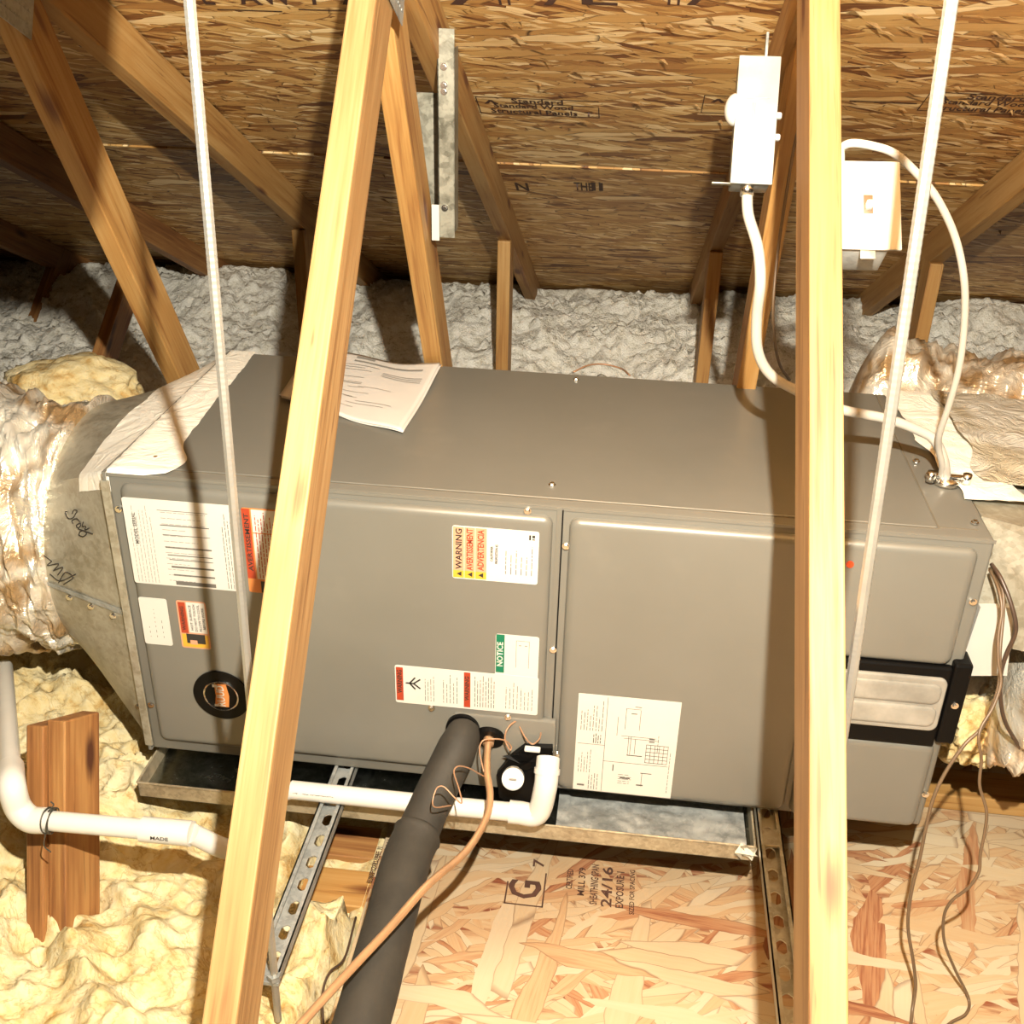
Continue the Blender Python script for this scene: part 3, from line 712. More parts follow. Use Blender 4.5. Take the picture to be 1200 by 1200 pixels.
# wiring diagram
s = sticker(.801, .977, .018, .233, M['sticker'], 'large square wiring diagram sticker on the middle door', FY, .001)
dl = lambda x0, z0, x1, z1, h=.0009: (min(x0, x1)-h/2, min(z0, z1)-h/2, max(x0, x1)+h/2, max(z0, z1)+h/2)
R_ = [dl(.852, .02, .852, .23), dl(.805, .125, .852, .125), dl(.852, .09, .965, .09), dl(.88, .15, .94, .15), dl(.885, .145, .945, .145), dl(.893, .108, .893, .15), .0] 
R_ = [r for r in R_ if r]
R_ += [dl(.897, .11, .897, .15), dl(.905, .112, .905, .145), dl(.893, .108, .918, .108, .002), dl(.872, .15, .872, .19), dl(.885, .165, .885, .21), dl(.91, .165, .91, .208), dl(.885, .21, .91, .21)]
for i in range(6): R_.append(dl(.925, .095+i*.008, .963, .095+i*.008, .0012))
for i in range(6): R_.append(dl(.925+i*.0076, .095, .925+i*.0076, .135, .0009))
R_ += [dl(.93, .148, .937, .148, .0025), dl(.93, .142, .937, .142, .0025), dl(.92, .07, .938, .07, .0018), dl(.922, .04, .922, .07), dl(.885, .055, .9, .055, .003), dl(.915, .042, .924, .042, .003), dl(.87, .07, .87, .083, .002), dl(.81, .03, .819, .03, .004), dl(.895, .2, .903, .2, .002), dl(.9, .215, .91, .215, .0015)]
Q(s, R_, M['inkgrey'], 0, 'stuff', 'diagram_lines')
Q(s, fine(.806, .155, .846, .228, 'z', .0052, .0012, .4)+fine(.806, .06, .83, .12, 'z', .005, .001, .5)+fine(.826, .022, .848, .06, 'z', .005, .0012, .8)+fine(.83, .128, .848, .15, 'z', .004, .0016, .8)+fine(.94, .12, .952, .19, 'z', .009, .001, .3)+fine(.965, .03, .972, .16, 'z', .006, .001, .5)+fine(.88, .04, .905, .065, 'x', .005, .001, .7), M['inkgrey'], .0001, 'stuff', 'fine_print')
# red drip on door, top right
bm = bmesh.new(); q = on(996, 661, 1, -.012); tube(bm, [q, q+Vector((0, -.002, 0))], .006, 12); obj('red_spot', bm, M['redwax'], ah)
# line ports
bm = bmesh.new(); tube(bm, [Vector((.60, -.016, .137)), Vector((.60, -.024, .137))], .03, 28); tube(bm, [Vector((.648, -.016, .125)), Vector((.648, -.026, .122))], .026, 28); obj('rubber_grommet', bm, M['black'], ah)
# ------------------------------------------------------------------ paper on top
pc = [on(328, 470, 2, H_+.004), on(470, 508, 2, H_+.004), on(516, 434, 2, H_+.004), on(372, 412, 2, H_+.004)]
for q in pc: pass
def pp(u, v):
    p = (pc[0]*(1-u)+pc[1]*u)*(1-v)+(pc[3]*(1-u)+pc[2]*u)*v
    lift = .012*(1-u)**2*(1-v)+.01*abs(2*u-1)**2*v+.006*sin(u*5+v*3)**2
    return p+Vector((0, 0, lift+.001))
pap = thing('paper_sheets', 'curled white printed installation papers lying on top of the unit', 'paper', (.3, .4, H_+.003))
for k in range(2):
    bm = bmesh.new(); n = 24; V = {}
    for i in range(n+1):
        for j in range(n+1): V[i, j] = bm.verts.new(pp(i/n, j/n)+Vector((.004*k, -.003*k, -.0025*k)))
    for i in range(n):
        for j in range(n): bm.faces.new((V[i, j], V[i+1, j], V[i+1, j+1], V[i, j+1]))
    o = obj('sheet', bm, M['paper'], pap, True); md = o.modifiers.new('s', 'SOLIDIFY'); md.thickness = .0008
bm = bmesh.new()
def pdash(u0, u1, v, h):
    k = 5
    for i in range(k):
        a, b = u0+(u1-u0)*i/k, u0+(u1-u0)*(i+1)/k
        bm.faces.new([bm.verts.new(pp(x, y)+Vector((0, 0, .0016))) for x, y in ((a, v-h), (b, v-h), (b, v+h), (a, v+h))])
pdash(.35, .9, .87, .012); pdash(.35, .5, .94, .02)
for v in (.74, .71, .68): pdash(.62, .93, v, .004)
for v in (.8, .76, .72, .6, .52, .5, .3): pdash(.3, random.uniform(.45, .58), v, .003)
for i in range(8): a = random.uniform(.35, .6); pdash(a, a+random.uniform(.1, .3), random.uniform(.15, .5), .002)
obj('print', bm, M['inkpale'], pap)['kind'] = 'stuff'
# ------------------------------------------------------------------ left duct: transition, tape, flexible duct
CX, CY, CZ, CR = -.205, .325, .300, .243
def loft(n, t, side=None):
    # rectangle perimeter starting at front-bottom going up: front, top, back, bottom ; n in 0..1
    y0, y1, z0, z1 = .004, D_-.004, .01, H_-.002
    segs = [((y0, z0), (y0, z1)), ((y0, z1), (y1, z1)), ((y1, z1), (y1, z0)), ((y1, z0), (y0, z0))]
    k = min(3, int(n*4)); f = n*4-k; (a, b) = segs[k]
    ry, rz = a[0]+(b[0]-a[0])*f, a[1]+(b[1]-a[1])*f
    an = pi+pi/4 - n*2*pi      # front-bottom corner maps to angle 225deg
    cy, cz = CY+CR*cos(an), CZ+CR*sin(an)
    return Vector((-.002+(CX+.002)*t, ry+(cy-ry)*t, rz+(cz-rz)*t))
tr = thing('duct_transition', 'galvanised square-to-round duct transition on the left end of the unit', 'duct', (-.1, .3, .05))
bm = bmesh.new(); N = 96; K = 10; V = [[bm.verts.new(loft(i/N, k/K)) for i in range(N)] for k in range(K+1)]
for k in range(K):
    for i in range(N): bm.faces.new((V[k][i], V[k][(i+1) % N], V[k+1][(i+1) % N], V[k+1][i]))
bmesh.ops.recalc_face_normals(bm, faces=bm.faces); auto(obj('body', bm, M['galv'], tr), 25)
bm = bmesh.new(); rg = lambda x, r: [bm.verts.new((x, CY+r*cos(2*pi*i/64), CZ+r*sin(2*pi*i/64))) for i in range(64)]
a, b, c_ = rg(CX+.002, CR), rg(CX-.05, CR), rg(CX-.05, CR-.006)
for p, q in ((a, b), (b, c_)):
    for i in range(64): bm.faces.new((p[i], p[(i+1) % 64], q[(i+1) % 64], q[i]))
auto(obj('collar', bm, M['galv'], tr), 40)
bm = bmesh.new(); prism(bm, [loft(.125, .0)+Vector((0, -.0015, 0)), loft(.13, .0)+Vector((0, -.0015, 0)), loft(.13, .95)+Vector((-.002, -.002, 0)), loft(.125, .95)+Vector((-.002, -.002, 0))], (0, -.001, 0)); obj('seam', bm, M['galv_grey'], tr)
bm = bb(-.006, .0, -.004, D_+.002, .0, H_+.003); bmesh.ops.delete(bm, geom=[f for f in bm.faces if abs(f.normal.x) > .9], context='FACES'); obj('flange', bm, M['paint'], tr)
bm = bb(-.012, .0035, -.0045, -.0005, .01, .57, .0015); obj('drive_cleat', bm, M['galv'], tr)
for n_, t_ in ((.12, .2), (.12, .45), (.12, .7), (.03, .1)):
    screw(loft(n_, t_)+Vector((0, -.001, 0)), tr)
# handwriting in marker pen on the transition front
def onloft(px, py):
    n0, t0, dn, dt = .125, .5, .125, .5; best = None
    for _ in range(5):
        best = None
        for i in range(13):
            for k in range(13):
                n_ = min(.25, max(0, n0+dn*(i/6-1))); t_ = min(1, max(0, t0+dt*(k/6-1)))
                p = loft(n_, t_); dd = p-CAM; z = dd.dot(fwd); e = (600+FOC*dd.dot(RT)/z-px)**2+(600-FOC*dd.dot(UP)/z-py)**2
                if best is None or e < best[0]: best = (e, p, n_, t_)
        n0, t0 = best[2:]; dn *= .3; dt *= .3
    return best[1]+Vector((-.001, -.0025, 0))
def marker(strokes, base):
    for st in strokes:
        bm = bmesh.new()
        pts = [onloft(px, py) for px, py in st]
        q = [pts[0]]
        for p in pts[1:]:
            if (p-q[-1]).length > .0015: q.append(p)
        if len(q) > 1: tube(bm, smooth_path(q, 4), .001, 6)
        obj('marker_stroke', bm, M['ink'], tr)
marker([[(79, 603), (82, 607), (87, 606), (90, 601)], [(90, 601), (92, 598), (88, 597), (86, 601)], [(79, 603), (78, 599), (80, 599)],
        [(87, 613), (86, 609), (91, 607), (95, 611), (96, 615)], [(96, 615), (93, 618), (91, 615), (95, 612)],
        [(99, 611), (98, 616), (102, 616), (101, 620), (106, 618)], [(93, 619), (110, 625)],
        [(95, 622), (94, 626), (99, 628), (103, 624), (99, 621), (95, 622)],
        [(50, 648), (62, 657)], [(62, 657), (57, 662), (70, 660), (64, 668)], [(64, 668), (75, 664), (69, 673)], [(60, 672), (72, 680), (90, 672)], [(76, 684), (87, 676), (78, 670), (70, 682)]], None)
# foil tape over the joint
def wav(v, s): return fbm(v*6, s, 2, 3)
bm = bmesh.new(); nv, nu = 70, 18; V = {}
for j in range(nv+1):
    v = j/nv; n_ = .235+.265*v
    for i in range(nu+1):
        u = i/nu
        lim_l = .42+.025*wav(v, 1); lim_r = .088+.008*wav(v*.6, 4)-.03*v+.03*math.exp(-((v-.13)/.08)**2)
        s_ = -lim_l+u*(lim_l+.5)
        if u < .55:
            t_ = lim_l*(1-u/.55); p = loft(min(n_, .5), t_)
            p = p+Vector((0, -.002 if n_ < .25 else 0, .003))
        else:
            r0 = (u-.55)/.45; p0 = loft(min(n_, .5), 0)
            if n_ < .25: p = p0+Vector((r0*.012, -.003, 0))
            else: p = Vector((r0*lim_r, p0.y, H_+.0045))
        nn = .0015*fbm(p.x*60, p.y*60, 3, 3)
        V[i, j] = bm.verts.new(p+Vector((0, 0, nn+.001)))
for i in range(nu):
    for j in range(nv): bm.faces.new((V[i, j], V[i+1, j], V[i+1, j+1], V[i, j+1]))
tag(obj('foil_tape', bm, M['tape'], tr, True), 'wide wrinkled whitish tape sealing the top joint')
def flex(name, path, r, seed, label, parent=None, n=220, seg=150, mat=None, amp=.05, taper=0):
    P = smooth_path(path, max(2, n//(len(path)-1)))
    def rf(s, a, p):
        tot = s*len(P)*.02
        a2 = a+p.x*3.2+.35*noise.noise((p.x*6, cos(a), seed)); ca, sa = cos(a2), sin(a2)
        h = amp*(fbm(ca*1.2+seed, sa*1.2, p.x*4, 2)*.8 + 1.0*(.45-abs(fbm(ca*1.5+seed, sa*1.5, p.x*11+p.y*5, 3))*1.7) + .42*(.4-abs(fbm(ca*3.5, sa*3.5+seed, p.x*30+p.y*9, 3))*1.6))
        k = 1
        if taper: k = math.sqrt(max(0.02, min(1, 1-(1-min(1, s/taper))**2)))
        return r*k*(1+h)
    bm = bmesh.new(); tube(bm, P, r, seg, True, rf)
    return tag(obj(name, bm, mat or M['foil'], parent, True), label, 'duct')
fx = flex('flexible_duct', [(CX+.012, CY, CZ), (CX-.05, CY, CZ), (CX-.25, CY, CZ-.005), (CX-.6, CY+.03, CZ-.01), (CX-1.1, CY+.1, CZ)], .258, 2, 'thick crinkled foil flexible duct leaving the left end of the unit', amp=.12)
# ------------------------------------------------------------------ right end ducts
pn = thing('duct_plenum', 'mottled galvanised plenum with foil-wrapped top on the right end of the unit', 'duct', (1.7, .3, .03))
def hexa(name, pts, mat, parent):
    bm = bmesh.new(); v = [bm.verts.new(p) for p in pts]
    for f in ((0, 1, 2, 3), (4, 7, 6, 5), (0, 4, 5, 1), (1, 5, 6, 2), (2, 6, 7, 3), (3, 7, 4, 0)): bm.faces.new([v[i] for i in f])
    bmesh.ops.recalc_face_normals(bm, faces=bm.faces); return obj(name, bm, mat, parent)
hexa('body', [(1.422, .05, .372), (1.422, .59, .372), (1.422, .59, .578), (1.422, .09, .578), (2.1, -.1, .35), (2.1, .6, .35), (2.1, .6, .56), (2.1, -.1, .53)], M['galv'], pn)
hexa('drop_leg', [(1.425, .26, .02), (1.425, .58, .02), (1.425, .58, .371), (1.425, .26, .371), (1.95, .26, .02), (1.95, .58, .02), (1.95, .58, .349), (1.95, .26, .349)], M['galv_grey'], pn)
# foil wrap on plenum top
vs = []; fs = []; nx, ny = 90, 60
for j in range(ny+1):
    for i in range(nx+1):
        u, v = i/nx, j/ny; x = 1.45+.02*noise.noise((0, v*5, 2))+(.62)*u; y = .20+.42*v-.12*u*(1-v)
        z = .583-.02*u+.014*(.5-abs(fbm(x*7, y*5, 3, 4)))+.012*sin(v*pi)
        vs.append((x, y, z+.004))
for j in range(ny):
    for i in range(nx):
        a = j*(nx+1)+i; fs.append((a, a+1, a+nx+2, a+nx+1))
me = bpy.data.meshes.new('foil_wrap'); me.from_pydata(vs, [], fs); link('foil_wrap', me, M['foil_pale'], pn, True)
vs = []; fs = []; nx, ny = 10, 60
for j in range(ny+1):
    for i in range(nx+1):
        u, v = i/nx, j/ny; x = 1.372+.012*noise.noise((1, v*7, 2))+.1*u+(-.004 if v < .5 else 0)-.02*v; y = .13+.48*v
        vs.append((x+.035*(1-v)*1, y, (H_+.006 if x < 1.45 else H_+.006)+.003*fbm(x*30, y*20, 1, 3)))
for j in range(ny):
    for i in range(nx):
        a = j*(nx+1)+i; fs.append((a, a+1, a+nx+2, a+nx+1))
me = bpy.data.meshes.new('joint_tape'); me.from_pydata(vs, [], fs); link('joint_tape', me, M['tape'], pn, True)
flex('flexible_duct', [(1.335, .86, .43), (1.42, .84, .42), (1.6, .82, .40), (1.9, .80, .41), (2.4, .8, .44)], .2, 8, 'crinkled foil flexible duct behind the right end of the unit', amp=.12, taper=.22)
flex('flexible_duct', [(1.535, .12, .215), (1.57, .12, .21), (1.65, .12, .2), (1.8, .12, .19), (2.2, .12, .2)], .11, 15, 'small silver crumpled flexible duct at the right edge below the plenum', n=160, seg=90, amp=.3, taper=.12)
# white panel by the unit's right end
bm = bmesh.new(); q = [on(1149, 712, 1, .03), on(1189, 712, 1, .03), on(1180, 792, 1, .03), on(1122, 792, 1, .03)]; prism(bm, q, (0, .012, 0))
tag(obj('white_panel', bm, M['white'], None), 'plain white panel standing between the unit and the small silver duct', 'panel')
# ------------------------------------------------------------------ refrigerant lines
suct = thing('suction_line', 'thick black foam-insulated pipe coming out of the unit toward the viewer', 'pipe', (.55, -.3, 0))
P1 = [(.602, -.02, .137), (.601, -.05, .134), (.585, -.09, .105), (.565, -.15, .072), (.549, -.215, .05)]
obj('foam_sleeve', tb(P1, .033, 24, 8, lambda s, a, p: (.024 if s < .04 else .027+.008*min(1, s*3))*(1+.03*noise.noise((cos(a)*2, sin(a)*2, p.y*20)))), M['foam'], suct, True)
P2 = [(.553, -.195, .052), (.545, -.25, .045), (.545, -.40, .04), (.545, -.54, .045), (.535, -.75, .04), (.5, -1.1, .02)]
obj('foam_sleeve', tb(P2, .041, 28, 10, lambda s, a, p: .0395*(1+.05*noise.noise((cos(a)*1.5, sin(a)*1.5, p.y*14))+(.1*math.exp(-(s/.03)**2)))*(1 if s > .01 else .9)), M['foam'], suct, True)
bm = bmesh.new(); tube(bm, smooth_path([Vector((.604, -.012, .141)), Vector((.6035, -.03, .14)), Vector((.602, -.05, .137))], 4), .021, 18); obj('pipe_stub', bm, M['black'], suct, True)
bm = bmesh.new(); box(bm, Vector((.606, -.048, .158)), (.02, .012, .003), Matrix.Rotation(.4, 3, 'X'), .001); obj('tape_end', bm, M['chrome'], suct)
liq = thing('liquid_line', 'bare copper liquid pipe running over the black insulated pipe', 'pipe', (.6, -.3, .1))
CP = [(.648, -.012, .127), (.649, -.05, .122), (.654, -.09, .105), (.665, -.13, .088), (.664, -.175, .078), (.643, -.25, .078), (.60, -.36, .11), (.562, -.46, .122), (.50, -.60, .13), (.42, -.78, .13), (.33, -1.0, .12)]
obj('copper_tube', tb(CP, .0062, 14, 10), M['copper'], liq, True)
bm = bmesh.new(); tube(bm, [Vector((.648, -.02, .126)), Vector((.6485, -.04, .1235))], .010, 14); obj('fitting', bm, M['copper'], liq, True)
def wire(name, pts, r, mat, label, cat='wire', seg=8, group=None, n=8):
    return tag(obj(name, tb(pts, r, seg, n), mat, None, True), label, cat, group)
def px3(L): return [atd(*p) if atd(*p).z > FZ+.006 else on(p[0], p[1], 2, FZ+.006) for p in L]
wire('thin_wire', px3([(529, 878+66, 1.79), (532, 912, 1.80), (521+9, 906, 1.80)][:1]+[(508, 945, 1.745), (511, 925, 1.75), (520, 922, 1.75), (532, 934, 1.745), (541, 941, 1.74), (538, 925, 1.765), (532, 905, 1.79), (537, 898, 1.80), (549, 900, 1.82), (562, 907, 1.85), (568, 910, 1.87)][0:]), .0012, M['copperins'], 'thin tan wire zigzagging over the black pipe near the unit')
wire('thin_wire', px3([(567, 905, 1.86), (562, 880, 1.88), (566, 868, 1.89), (580, 866, 1.89), (592, 868, 1.90), (599, 875, 1.91), (598, 880, 1.91)]), .0014, M['copperins'], 'thin tan wire looping off the copper pipe toward the drain trap')
wire('thin_wire', px3([(598, 880, 1.90), (592, 868, 1.90), (594, 855, 1.90), (605, 845, 1.91), (622, 844, 1.92), (640, 846, 1.925)]), .0016, M['copperins'], 'tan wire arching above the drain trap')
wire('thin_wire', px3([(608, 850, 1.915), (616, 865, 1.9), (624, 872, 1.89), (632, 866, 1.9), (634, 858, 1.915)]), .0014, M['copperins'], 'short tan wire hook right above the drain trap')
# ------------------------------------------------------------------ condensate trap and white pipes
tp = thing('drain_trap', 'white drain trap with round cap and elbow in a black wrapped flange', 'drain trap', (.71, -.05, 0))
y0 = -.017
ol = [(on(x, y, 1, -.03)) for x, y in ((582, 908), (598, 888), (614, 876), (647, 877), (650, 912), (648, 945), (610, 948), (585, 935))]
bm = bmesh.new(); prism(bm, ol, (0, .012, 0)); obj('black_flange', bm, M['black'], tp)
bm = bmesh.new()
for k in range(10):
    a = on(random.uniform(590, 640), random.uniform(882, 900), 1, -.033); b = a+Vector((random.uniform(-.03, .03), -random.uniform(.004, .012), random.uniform(-.02, .02))); c3 = a+Vector((random.uniform(-.02, .02), -.002, random.uniform(-.03, .01)))
    bm.faces.new([bm.verts.new(p) for p in (a, b, c3)])
obj('tape_fold', bm, M['black'], tp)
ca = on(601, 913, 1, -.07); cx_ = Vector((.05, -.8, .55)).normalized()
bm = bmesh.new(); tube(bm, [ca-cx_*.03, ca], .0195, 28); tube(bm, [ca, ca+cx_*.005], .0172, 28); obj('cap', bm, M['pvc'], tp)
bm = bmesh.new(); box(bm, ca+cx_*.0062, (.013, .003, .003), frame((1, 0, 0), cx_) if False else None, .0006); obj('cap_slot', bm, M['inkpale'], tp)
ea = on(641, 903, 1, -.07); ex = ea.x
bm = bmesh.new(); tube(bm, smooth_path([Vector((ex, -.05, ea.z+.012)), Vector((ex, -.07, ea.z-.005)), Vector((ex-.001, -.083, ea.z-.03)), Vector((ex-.012, -.088, .021)), Vector((ex-.045, -.088, .018)), Vector((ex-.062, -.088, .018))], 6), .0205, 24); auto(obj('elbow', bm, M['pvc'], tp), 40)
bm = bmesh.new(); tube(bm, [Vector((ex, -.066, ea.z+.001)), Vector((ex, -.0705, ea.z-.0065))], .0226, 24); auto(obj('elbow_hub', bm, M['pvc'], tp), 40)
bm = bmesh.new(); box(bm, on(624, 878, 1, -.04), (.028, .012, .006), None, .002); obj('white_tab', bm, M['pvc'], tp)
cp = thing('condensate_pipe', 'white plastic drain pipe running along the front of the drain pan', 'pipe', (.5, -.088, .018))
pend = Vector((.30, -.09, .018))
auto(obj('tube', tb([(ex-.05, -.088, .018), (.55, -.09, .018), pend], .0167, 24, 4), M['pvc'], cp), 60)
tm = text('lettering', 'CRESLINE  2-', .011, (.345, -.1056, .024), (-1, 0, 0), Vector((0, .35, -.9)), M['ink'], cp, True, .075)
pA, pB, pC, pD, pE = on(5, 782, 2, .0), on(14, 920, 1, -.27), on(20, 958, 1, -.285), on(225, 977, 1, -.285), on(266, 995, 1, -.26)
dp = thing('drain_pipe', 'white plastic drain pipe with an elbow wired to the stub studs at lower left', 'pipe', pC)
auto(obj('riser', tb([pA, pA.lerp(pB, .5), pB], .0167, 20, 4), M['pvc'], dp), 60)
auto(obj('elbow', tb([pB+(pA-pB)*.12, pB, pC+(pB-pC)*.35+Vector((.004, 0, 0)), pC+Vector((.022, 0, 0)), pC+Vector((.05, 0, 0))], .0215, 22, 6), M['pvc'], dp), 50)
auto(obj('run', tb([pC+Vector((.03, 0, 0)), pC.lerp(pD, .6), pD], .0165, 20, 3), M['pvc'], dp), 60)
cA = pC.lerp(pD, .72); auto(obj('coupling', tb([cA, pD+Vector((.0, 0, 0))], .0205, 22, 1), M['pvc'], dp), 40)
auto(obj('bend', tb([pD, pE, pE+Vector((.03, .02, -.005)), (.262, -.16, -.035), (.272, -.1, .005), pend], .0165, 20, 6), M['pvc'], dp), 60)
u_ = (pD-pC).normalized(); text('lettering', 'MADE', .008, cA.lerp(pD, .45)+Vector((0, -.0213, .004)), u_, Vector((0, .3, .95)), M['ink'], dp, True, .03)
bm = bmesh.new(); c0 = pC+u_*.058
P = [c0+Vector((.006*sin(k*.35)+.0, .021*cos(k*.62), .021*sin(k*.62))) for k in range(34)]
tube(bm, smooth_path(P, 2), .0012, 6)
tube(bm, smooth_path([c0+Vector((0, -.02, -.01)), c0+Vector((-.006, -.022, -.035)), c0+Vector((.002, -.02, -.05))], 4), .0012, 6); tube(bm, smooth_path([c0+Vector((0, -.0, .02)), c0+Vector((.012, -.0, .035)), c0+Vector((.008, .0, .042))], 4), .0012, 6)
tag(obj('tie_wire', bm, M['brassdark']), 'dark twisted tie wire round the drain pipe at the stub studs', 'wire')
# ------------------------------------------------------------------ electrical boxes
# disconnect box along the brace of the middle truss
ub = (on(881, 420, 0, 1.082)-on(921, 200, 0, 1.082)).normalized(); nb = Vector((0, ub.z, -ub.y)); nb = nb if nb.y < 0 else -nb
B0, B1 = atd(891, 66, 1.6), atd(880, 216, 1.6); bc = (B0+B1)/2; bu = (B0-B1).normalized(); bx = Vector((1, 0, 0)); bx = (bx-bu*bx.dot(bu)).normalized(); by = bu.cross(bx)
if by.y > 0: by = -by                # by points to the viewer
F3 = Matrix((( bx.x, by.x, bu.x), (bx.y, by.y, bu.y), (bx.z, by.z, bu.z)))
eb = thing('electrical_box', 'tall narrow white switch box on the brace left of the right post', 'electrical box', bc)
Lb = (B0-B1).length
def ebp(name, c, s, mat, bev=.0015):
    bm = bmesh.new(); box(bm, bc+F3 @ Vector(c), s, F3, bev); return auto(obj(name, bm, mat, eb))
ebp('box_body', (-.001, -.023, 0), (.056, .044, Lb*.985), M['galv_grey']); ebp('cover', (0, .001, 0), (.061, .004, Lb), M['box_white'])
ebp('hanger_strap', (.01, -.02, Lb/2+.018), (.004, .012, .05), M['galv_grey'], .0005); ebp('bottom_tab', (-.042, -.006, -Lb/2+.001), (.03, .01, .002), M['galv'], .0005)
ebp('cover_ridge', (.0, .0035, Lb*.17), (.035, .002, .003), M['box_white'], .0008); ebp('cover_ridge', (-.004, .0035, -.01), (.004, .002, .07), M['box_white'], .0008)
c = bc+F3 @ Vector((-.03, -.012, Lb*.1)); bm = bmesh.new(); bmesh.ops.create_uvsphere(bm, u_segments=24, v_segments=16, radius=.021)
for v in bm.verts: v.co = F3 @ Vector((v.co.x*.75, v.co.y, v.co.z*1.12))+c
obj('round_knob', bm, M['pvc'], eb, True)
for s_ in (-.02, .012): ebp('side_lug', (.034, -.012, s_), (.01, .01, .01), M['white'], .003)
bm = bmesh.new(); cb = bc-bu*(Lb/2); tube(bm, [cb-by*.0+Vector((-.004, .012, .0)), cb-bu*.02+Vector((-.004, .012, 0))], .010, 16); obj('connector', bm, M['chrome'], eb, True)
# white switch box on the right side of the right post
ud = (T1a-T1b).normalized(); nf = Vector((0, -ud.z, ud.y)); nf = nf if nf.y < 0 else -nf; xx = Vector((1, 0, 0)); xx = (xx-ud*xx.dot(ud)).normalized()
sc_ = atd(1017, 240.5, 1.30)
F4 = Matrix(((xx.x, nf.x, ud.x), (xx.y, nf.y, ud.y), (xx.z, nf.z, ud.z)))
sb = thing('switch_box', 'square-cornered white plate light switch on the right side of the right post', 'switch', sc_)
def sbp(name, c, s, mat, bev=.0012):
    bm = bmesh.new(); box(bm, sc_+F4 @ Vector(c), s, F4, bev); return auto(obj(name, bm, mat, sb))
PW, PH = .077, .118
sbp('switch_plate', (0, 0, 0), (PW, .004, PH), M['white'], .0018)
sbp('metal_box', (-.003, -.03, -.012), (.054, .052, .09), M['galv_grey']); sbp('box_ear', (.0, -.004, -PH/2-.004), (.018, .003, .012), M['galv'])
sbp('toggle_slot', (0, .0023, 0), (.011, .001, .025), M['cabletan'], .0003); tg = sbp('toggle', (0, .007, -.004), (.008, .013, .009), M['white'], .002)
for z_ in (-.03, .03):
    bm = bmesh.new(); p = sc_+F4 @ Vector((0, .0018, z_)); tube(bm, [p, p+nf*.0016], .003, 12); obj('plate_screw', bm, M['white'], sb)
# cables
def cab(pts, r, mat, label, cat='cable', name='cable'): return wire(name, pts, r, mat, label, cat, 12)
cab([cb-bu*.012+Vector((-.004, .012, 0))]+px3([(877, 252, 1.61), (888, 290, 1.60), (891, 330, 1.60), (887, 370, 1.64), (888, 410, 1.68), (902, 438, 1.71), (930, 456, 1.73), (960, 468, 1.735), (990, 481, 1.74), (1040, 491, 1.755), (1080, 506, 1.77), (1096, 517, 1.775), (1106, 540, 1.79)])+[Vector((1.386, .192, H_+.012))], .0082, M['cable'], 'thick white cable from the narrow switch box passing behind the right post')
cab([sc_+F4 @ Vector((-.028, -.02, PH/2-.02))]+px3([(985, 186, 1.33), (986, 174, 1.33), (998, 168, 1.32), (1022, 171, 1.32), (1048, 180, 1.33), (1075, 204, 1.36), (1100, 236, 1.4), (1120, 280, 1.45), (1130, 330, 1.5), (1130, 380, 1.56), (1124, 430, 1.62), (1112, 475, 1.68), (1101, 508, 1.73), (1100, 525, 1.76), (1104, 545, 1.79)])+[Vector((1.378, .192, H_+.012))], .0052, M['cable'], 'slim white cable arching right from the plate switch down to the unit top')
cab(px3([(940, 140, 1.75), (932, 165, 1.75), (921, 230, 1.75), (911, 300, 1.78), (906, 360, 1.8), (908, 400, 1.85), (914, 428, 1.9), (925, 445, 2.0)]), .0026, M['cabletan'], 'thin tan cable hanging in the gap behind the narrow switch box', 'cable')
ff = thing('cable_clamp', 'metal cable clamp with two bolts where white cables enter the unit top', 'clamp', (1.388, .19, H_+.002))
bm = bmesh.new(); tube(bm, [Vector((1.388, .19, H_+.001)), Vector((1.388, .19, H_+.012))], .021, 20); obj('clamp_base', bm, M['chrome'], ff, True)
bm = bb(1.352, 1.424, .184, .196, H_+.012, H_+.018, .002); obj('clamp_bar', bm, M['chrome'], ff)
for sx in (-.029, .029):
    bm = bmesh.new(); c = Vector((1.388+sx, .183, H_+.019)); tube(bm, [c-Vector((0, 0, .012)), c+Vector((0, 0, .006))], .0075, 12); obj('bolt', bm, M['chrome'], ff, True)
# control wires at the right end
cab(px3([(1162, 661, 1.72), (1172, 676, 1.70), (1183, 702, 1.69), (1190, 728, 1.69), (1189, 745, 1.70), (1178, 770, 1.72), (1172, 800, 1.74), (1176, 840, 1.78), (1190, 868, 1.82), (1205, 890, 1.86)]), .0034, M['cabledark'], 'thick dark cable looping down along the small silver duct')
cab(px3([(1160, 668, 1.72), (1170, 690, 1.69), (1174, 715, 1.68), (1170, 745, 1.68), (1170, 775, 1.68), (1173, 800, 1.68), (1164, 828, 1.68), (1150, 852, 1.68), (1147, 868, 1.68), (1150, 890, 1.69), (1148, 920, 1.70), (1156, 950, 1.71), (1154, 975, 1.72), (1149, 1000, 1.73), (1147, 1022, 1.74), (1135, 1040, 1.75), (1115, 1056, 1.77), (1106, 1075, 1.79), (1107, 1105, 1.82), (1120, 1138, 1.85), (1135, 1170, 1.88), (1132, 1188, 1.90), (1112, 1200, 1.915), (1090, 1225, 1.89)]), .0025, M['cabletan'], 'brown control cable with wavy bends hanging at the far right')
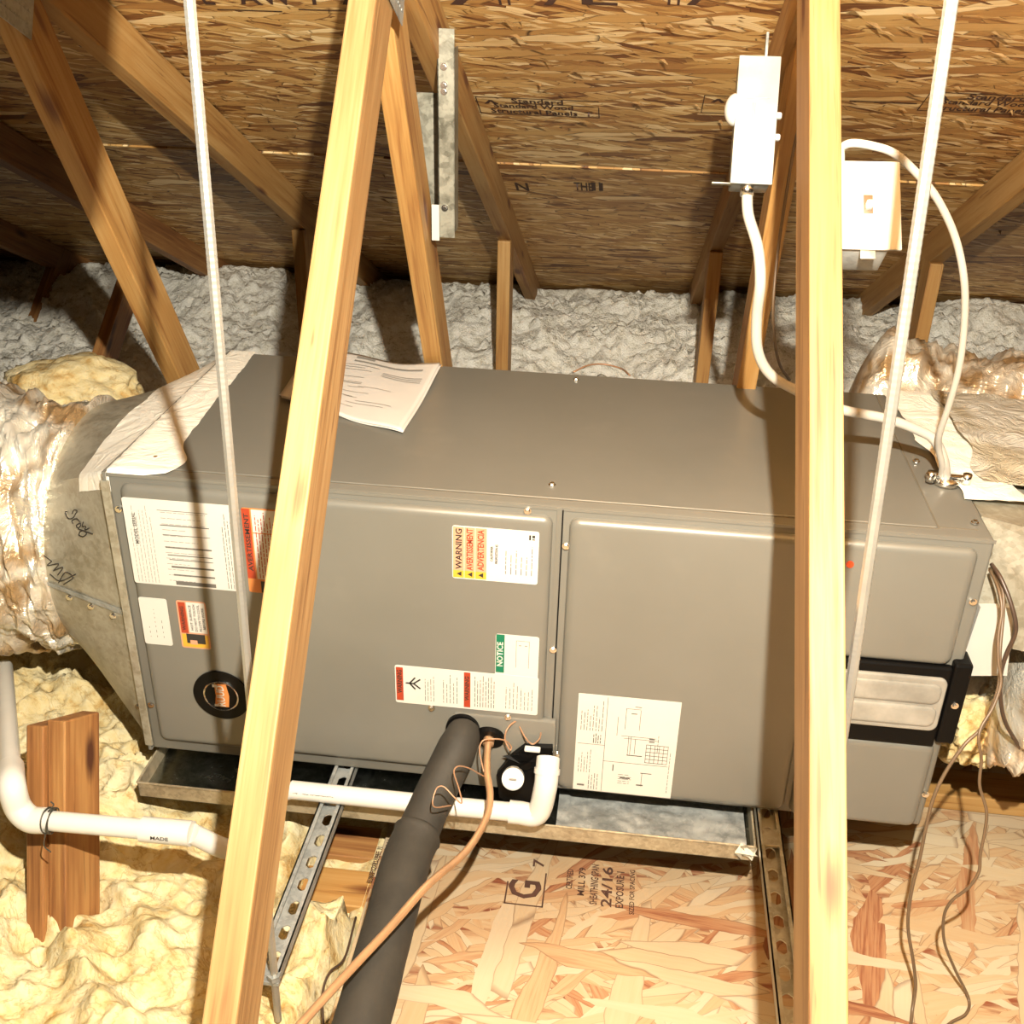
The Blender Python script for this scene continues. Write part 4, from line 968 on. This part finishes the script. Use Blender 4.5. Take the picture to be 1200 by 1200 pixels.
cab(px3([(1166, 668, 1.72), (1176, 700, 1.70), (1172, 760, 1.69), (1170, 805, 1.69), (1155, 845, 1.69), (1146, 858, 1.69), (1130, 873, 1.69), (1108, 905, 1.70), (1094, 935, 1.71), (1086, 965, 1.73), (1078, 1005, 1.75), (1068, 1045, 1.77), (1064, 1085, 1.79), (1070, 1125, 1.82), (1073, 1155, 1.84), (1069, 1185, 1.86), (1066, 1215, 1.86)]), .0028, M['cabletan'], 'brown control cable running down close to the right bottom corner of the unit')
cab(px3([(1215, 672, 1.95), (1195, 680, 1.9), (1178, 691, 1.85), (1162, 706, 1.8), (1148, 722, 1.78), (1143, 740, 1.80)]), .0015, M['cabledark'], 'thin black wire crossing the plenum to the unit edge')
wire('thin_wire', [atd(672, 436, 2.33), atd(690, 428, 2.36), atd(708, 427, 2.38), atd(728, 432, 2.36), atd(738, 440, 2.3)], .002, M['copperins'], 'thin wire loop arching over the back edge of the unit top')
wire('thin_wire', [on(417, 1075, 2, FZ+.004), on(404, 1122, 2, FZ+.02), on(386, 1140, 2, FZ+.04), on(378, 1165, 2, FZ+.04), on(379, 1205, 2, FZ+.04)], .0022, M['cabledark'], 'thin dark wire lying on the batts along the decking edge')
# ------------------------------------------------------------------ steel brace on left truss
br = thing('steel_brace', 'upright galvanised steel bracket beside the rafter of the left post', 'bracket', (.5, .5, .9))
q0, q1 = on(512, 33, 1, .46), on(512, 278, 1, .46)
x0 = q0.x; zt, zb = q0.z, q1.z
bm = bb(x0+.0, x0+.030, .46, .4625, zb, zt, .0005); obj('front_flange', bm, M['steel_dull'], br)
bm = bb(x0+.0, x0+.0025, .46, .62, zb, zt-.02, .0005); obj('side_flange', bm, M['steel_dull'], br)
qa, qb = on(487, 108, 1, .60), on(509, 262, 1, .60); bm = bb(qa.x, qa.x+.045, .60, .603, qb.z, qa.z, .0005); obj('rear_flange', bm, M['steel_dull'], br)
bm = bb(x0+.0275, x0+.030, .46, .50, zb+.01, zt-.03, .0005); obj('return_flange', bm, M['steel_dull'], br)
for z_ in (.06, .09, .1, .3): screw((x0+.012, .459, zt-z_), br)
bm = bb(x0-.012, x0+.002, .455, .458, zb-.005, zb+.06, .0005); obj('strap_tab', bm, M['white'], br)
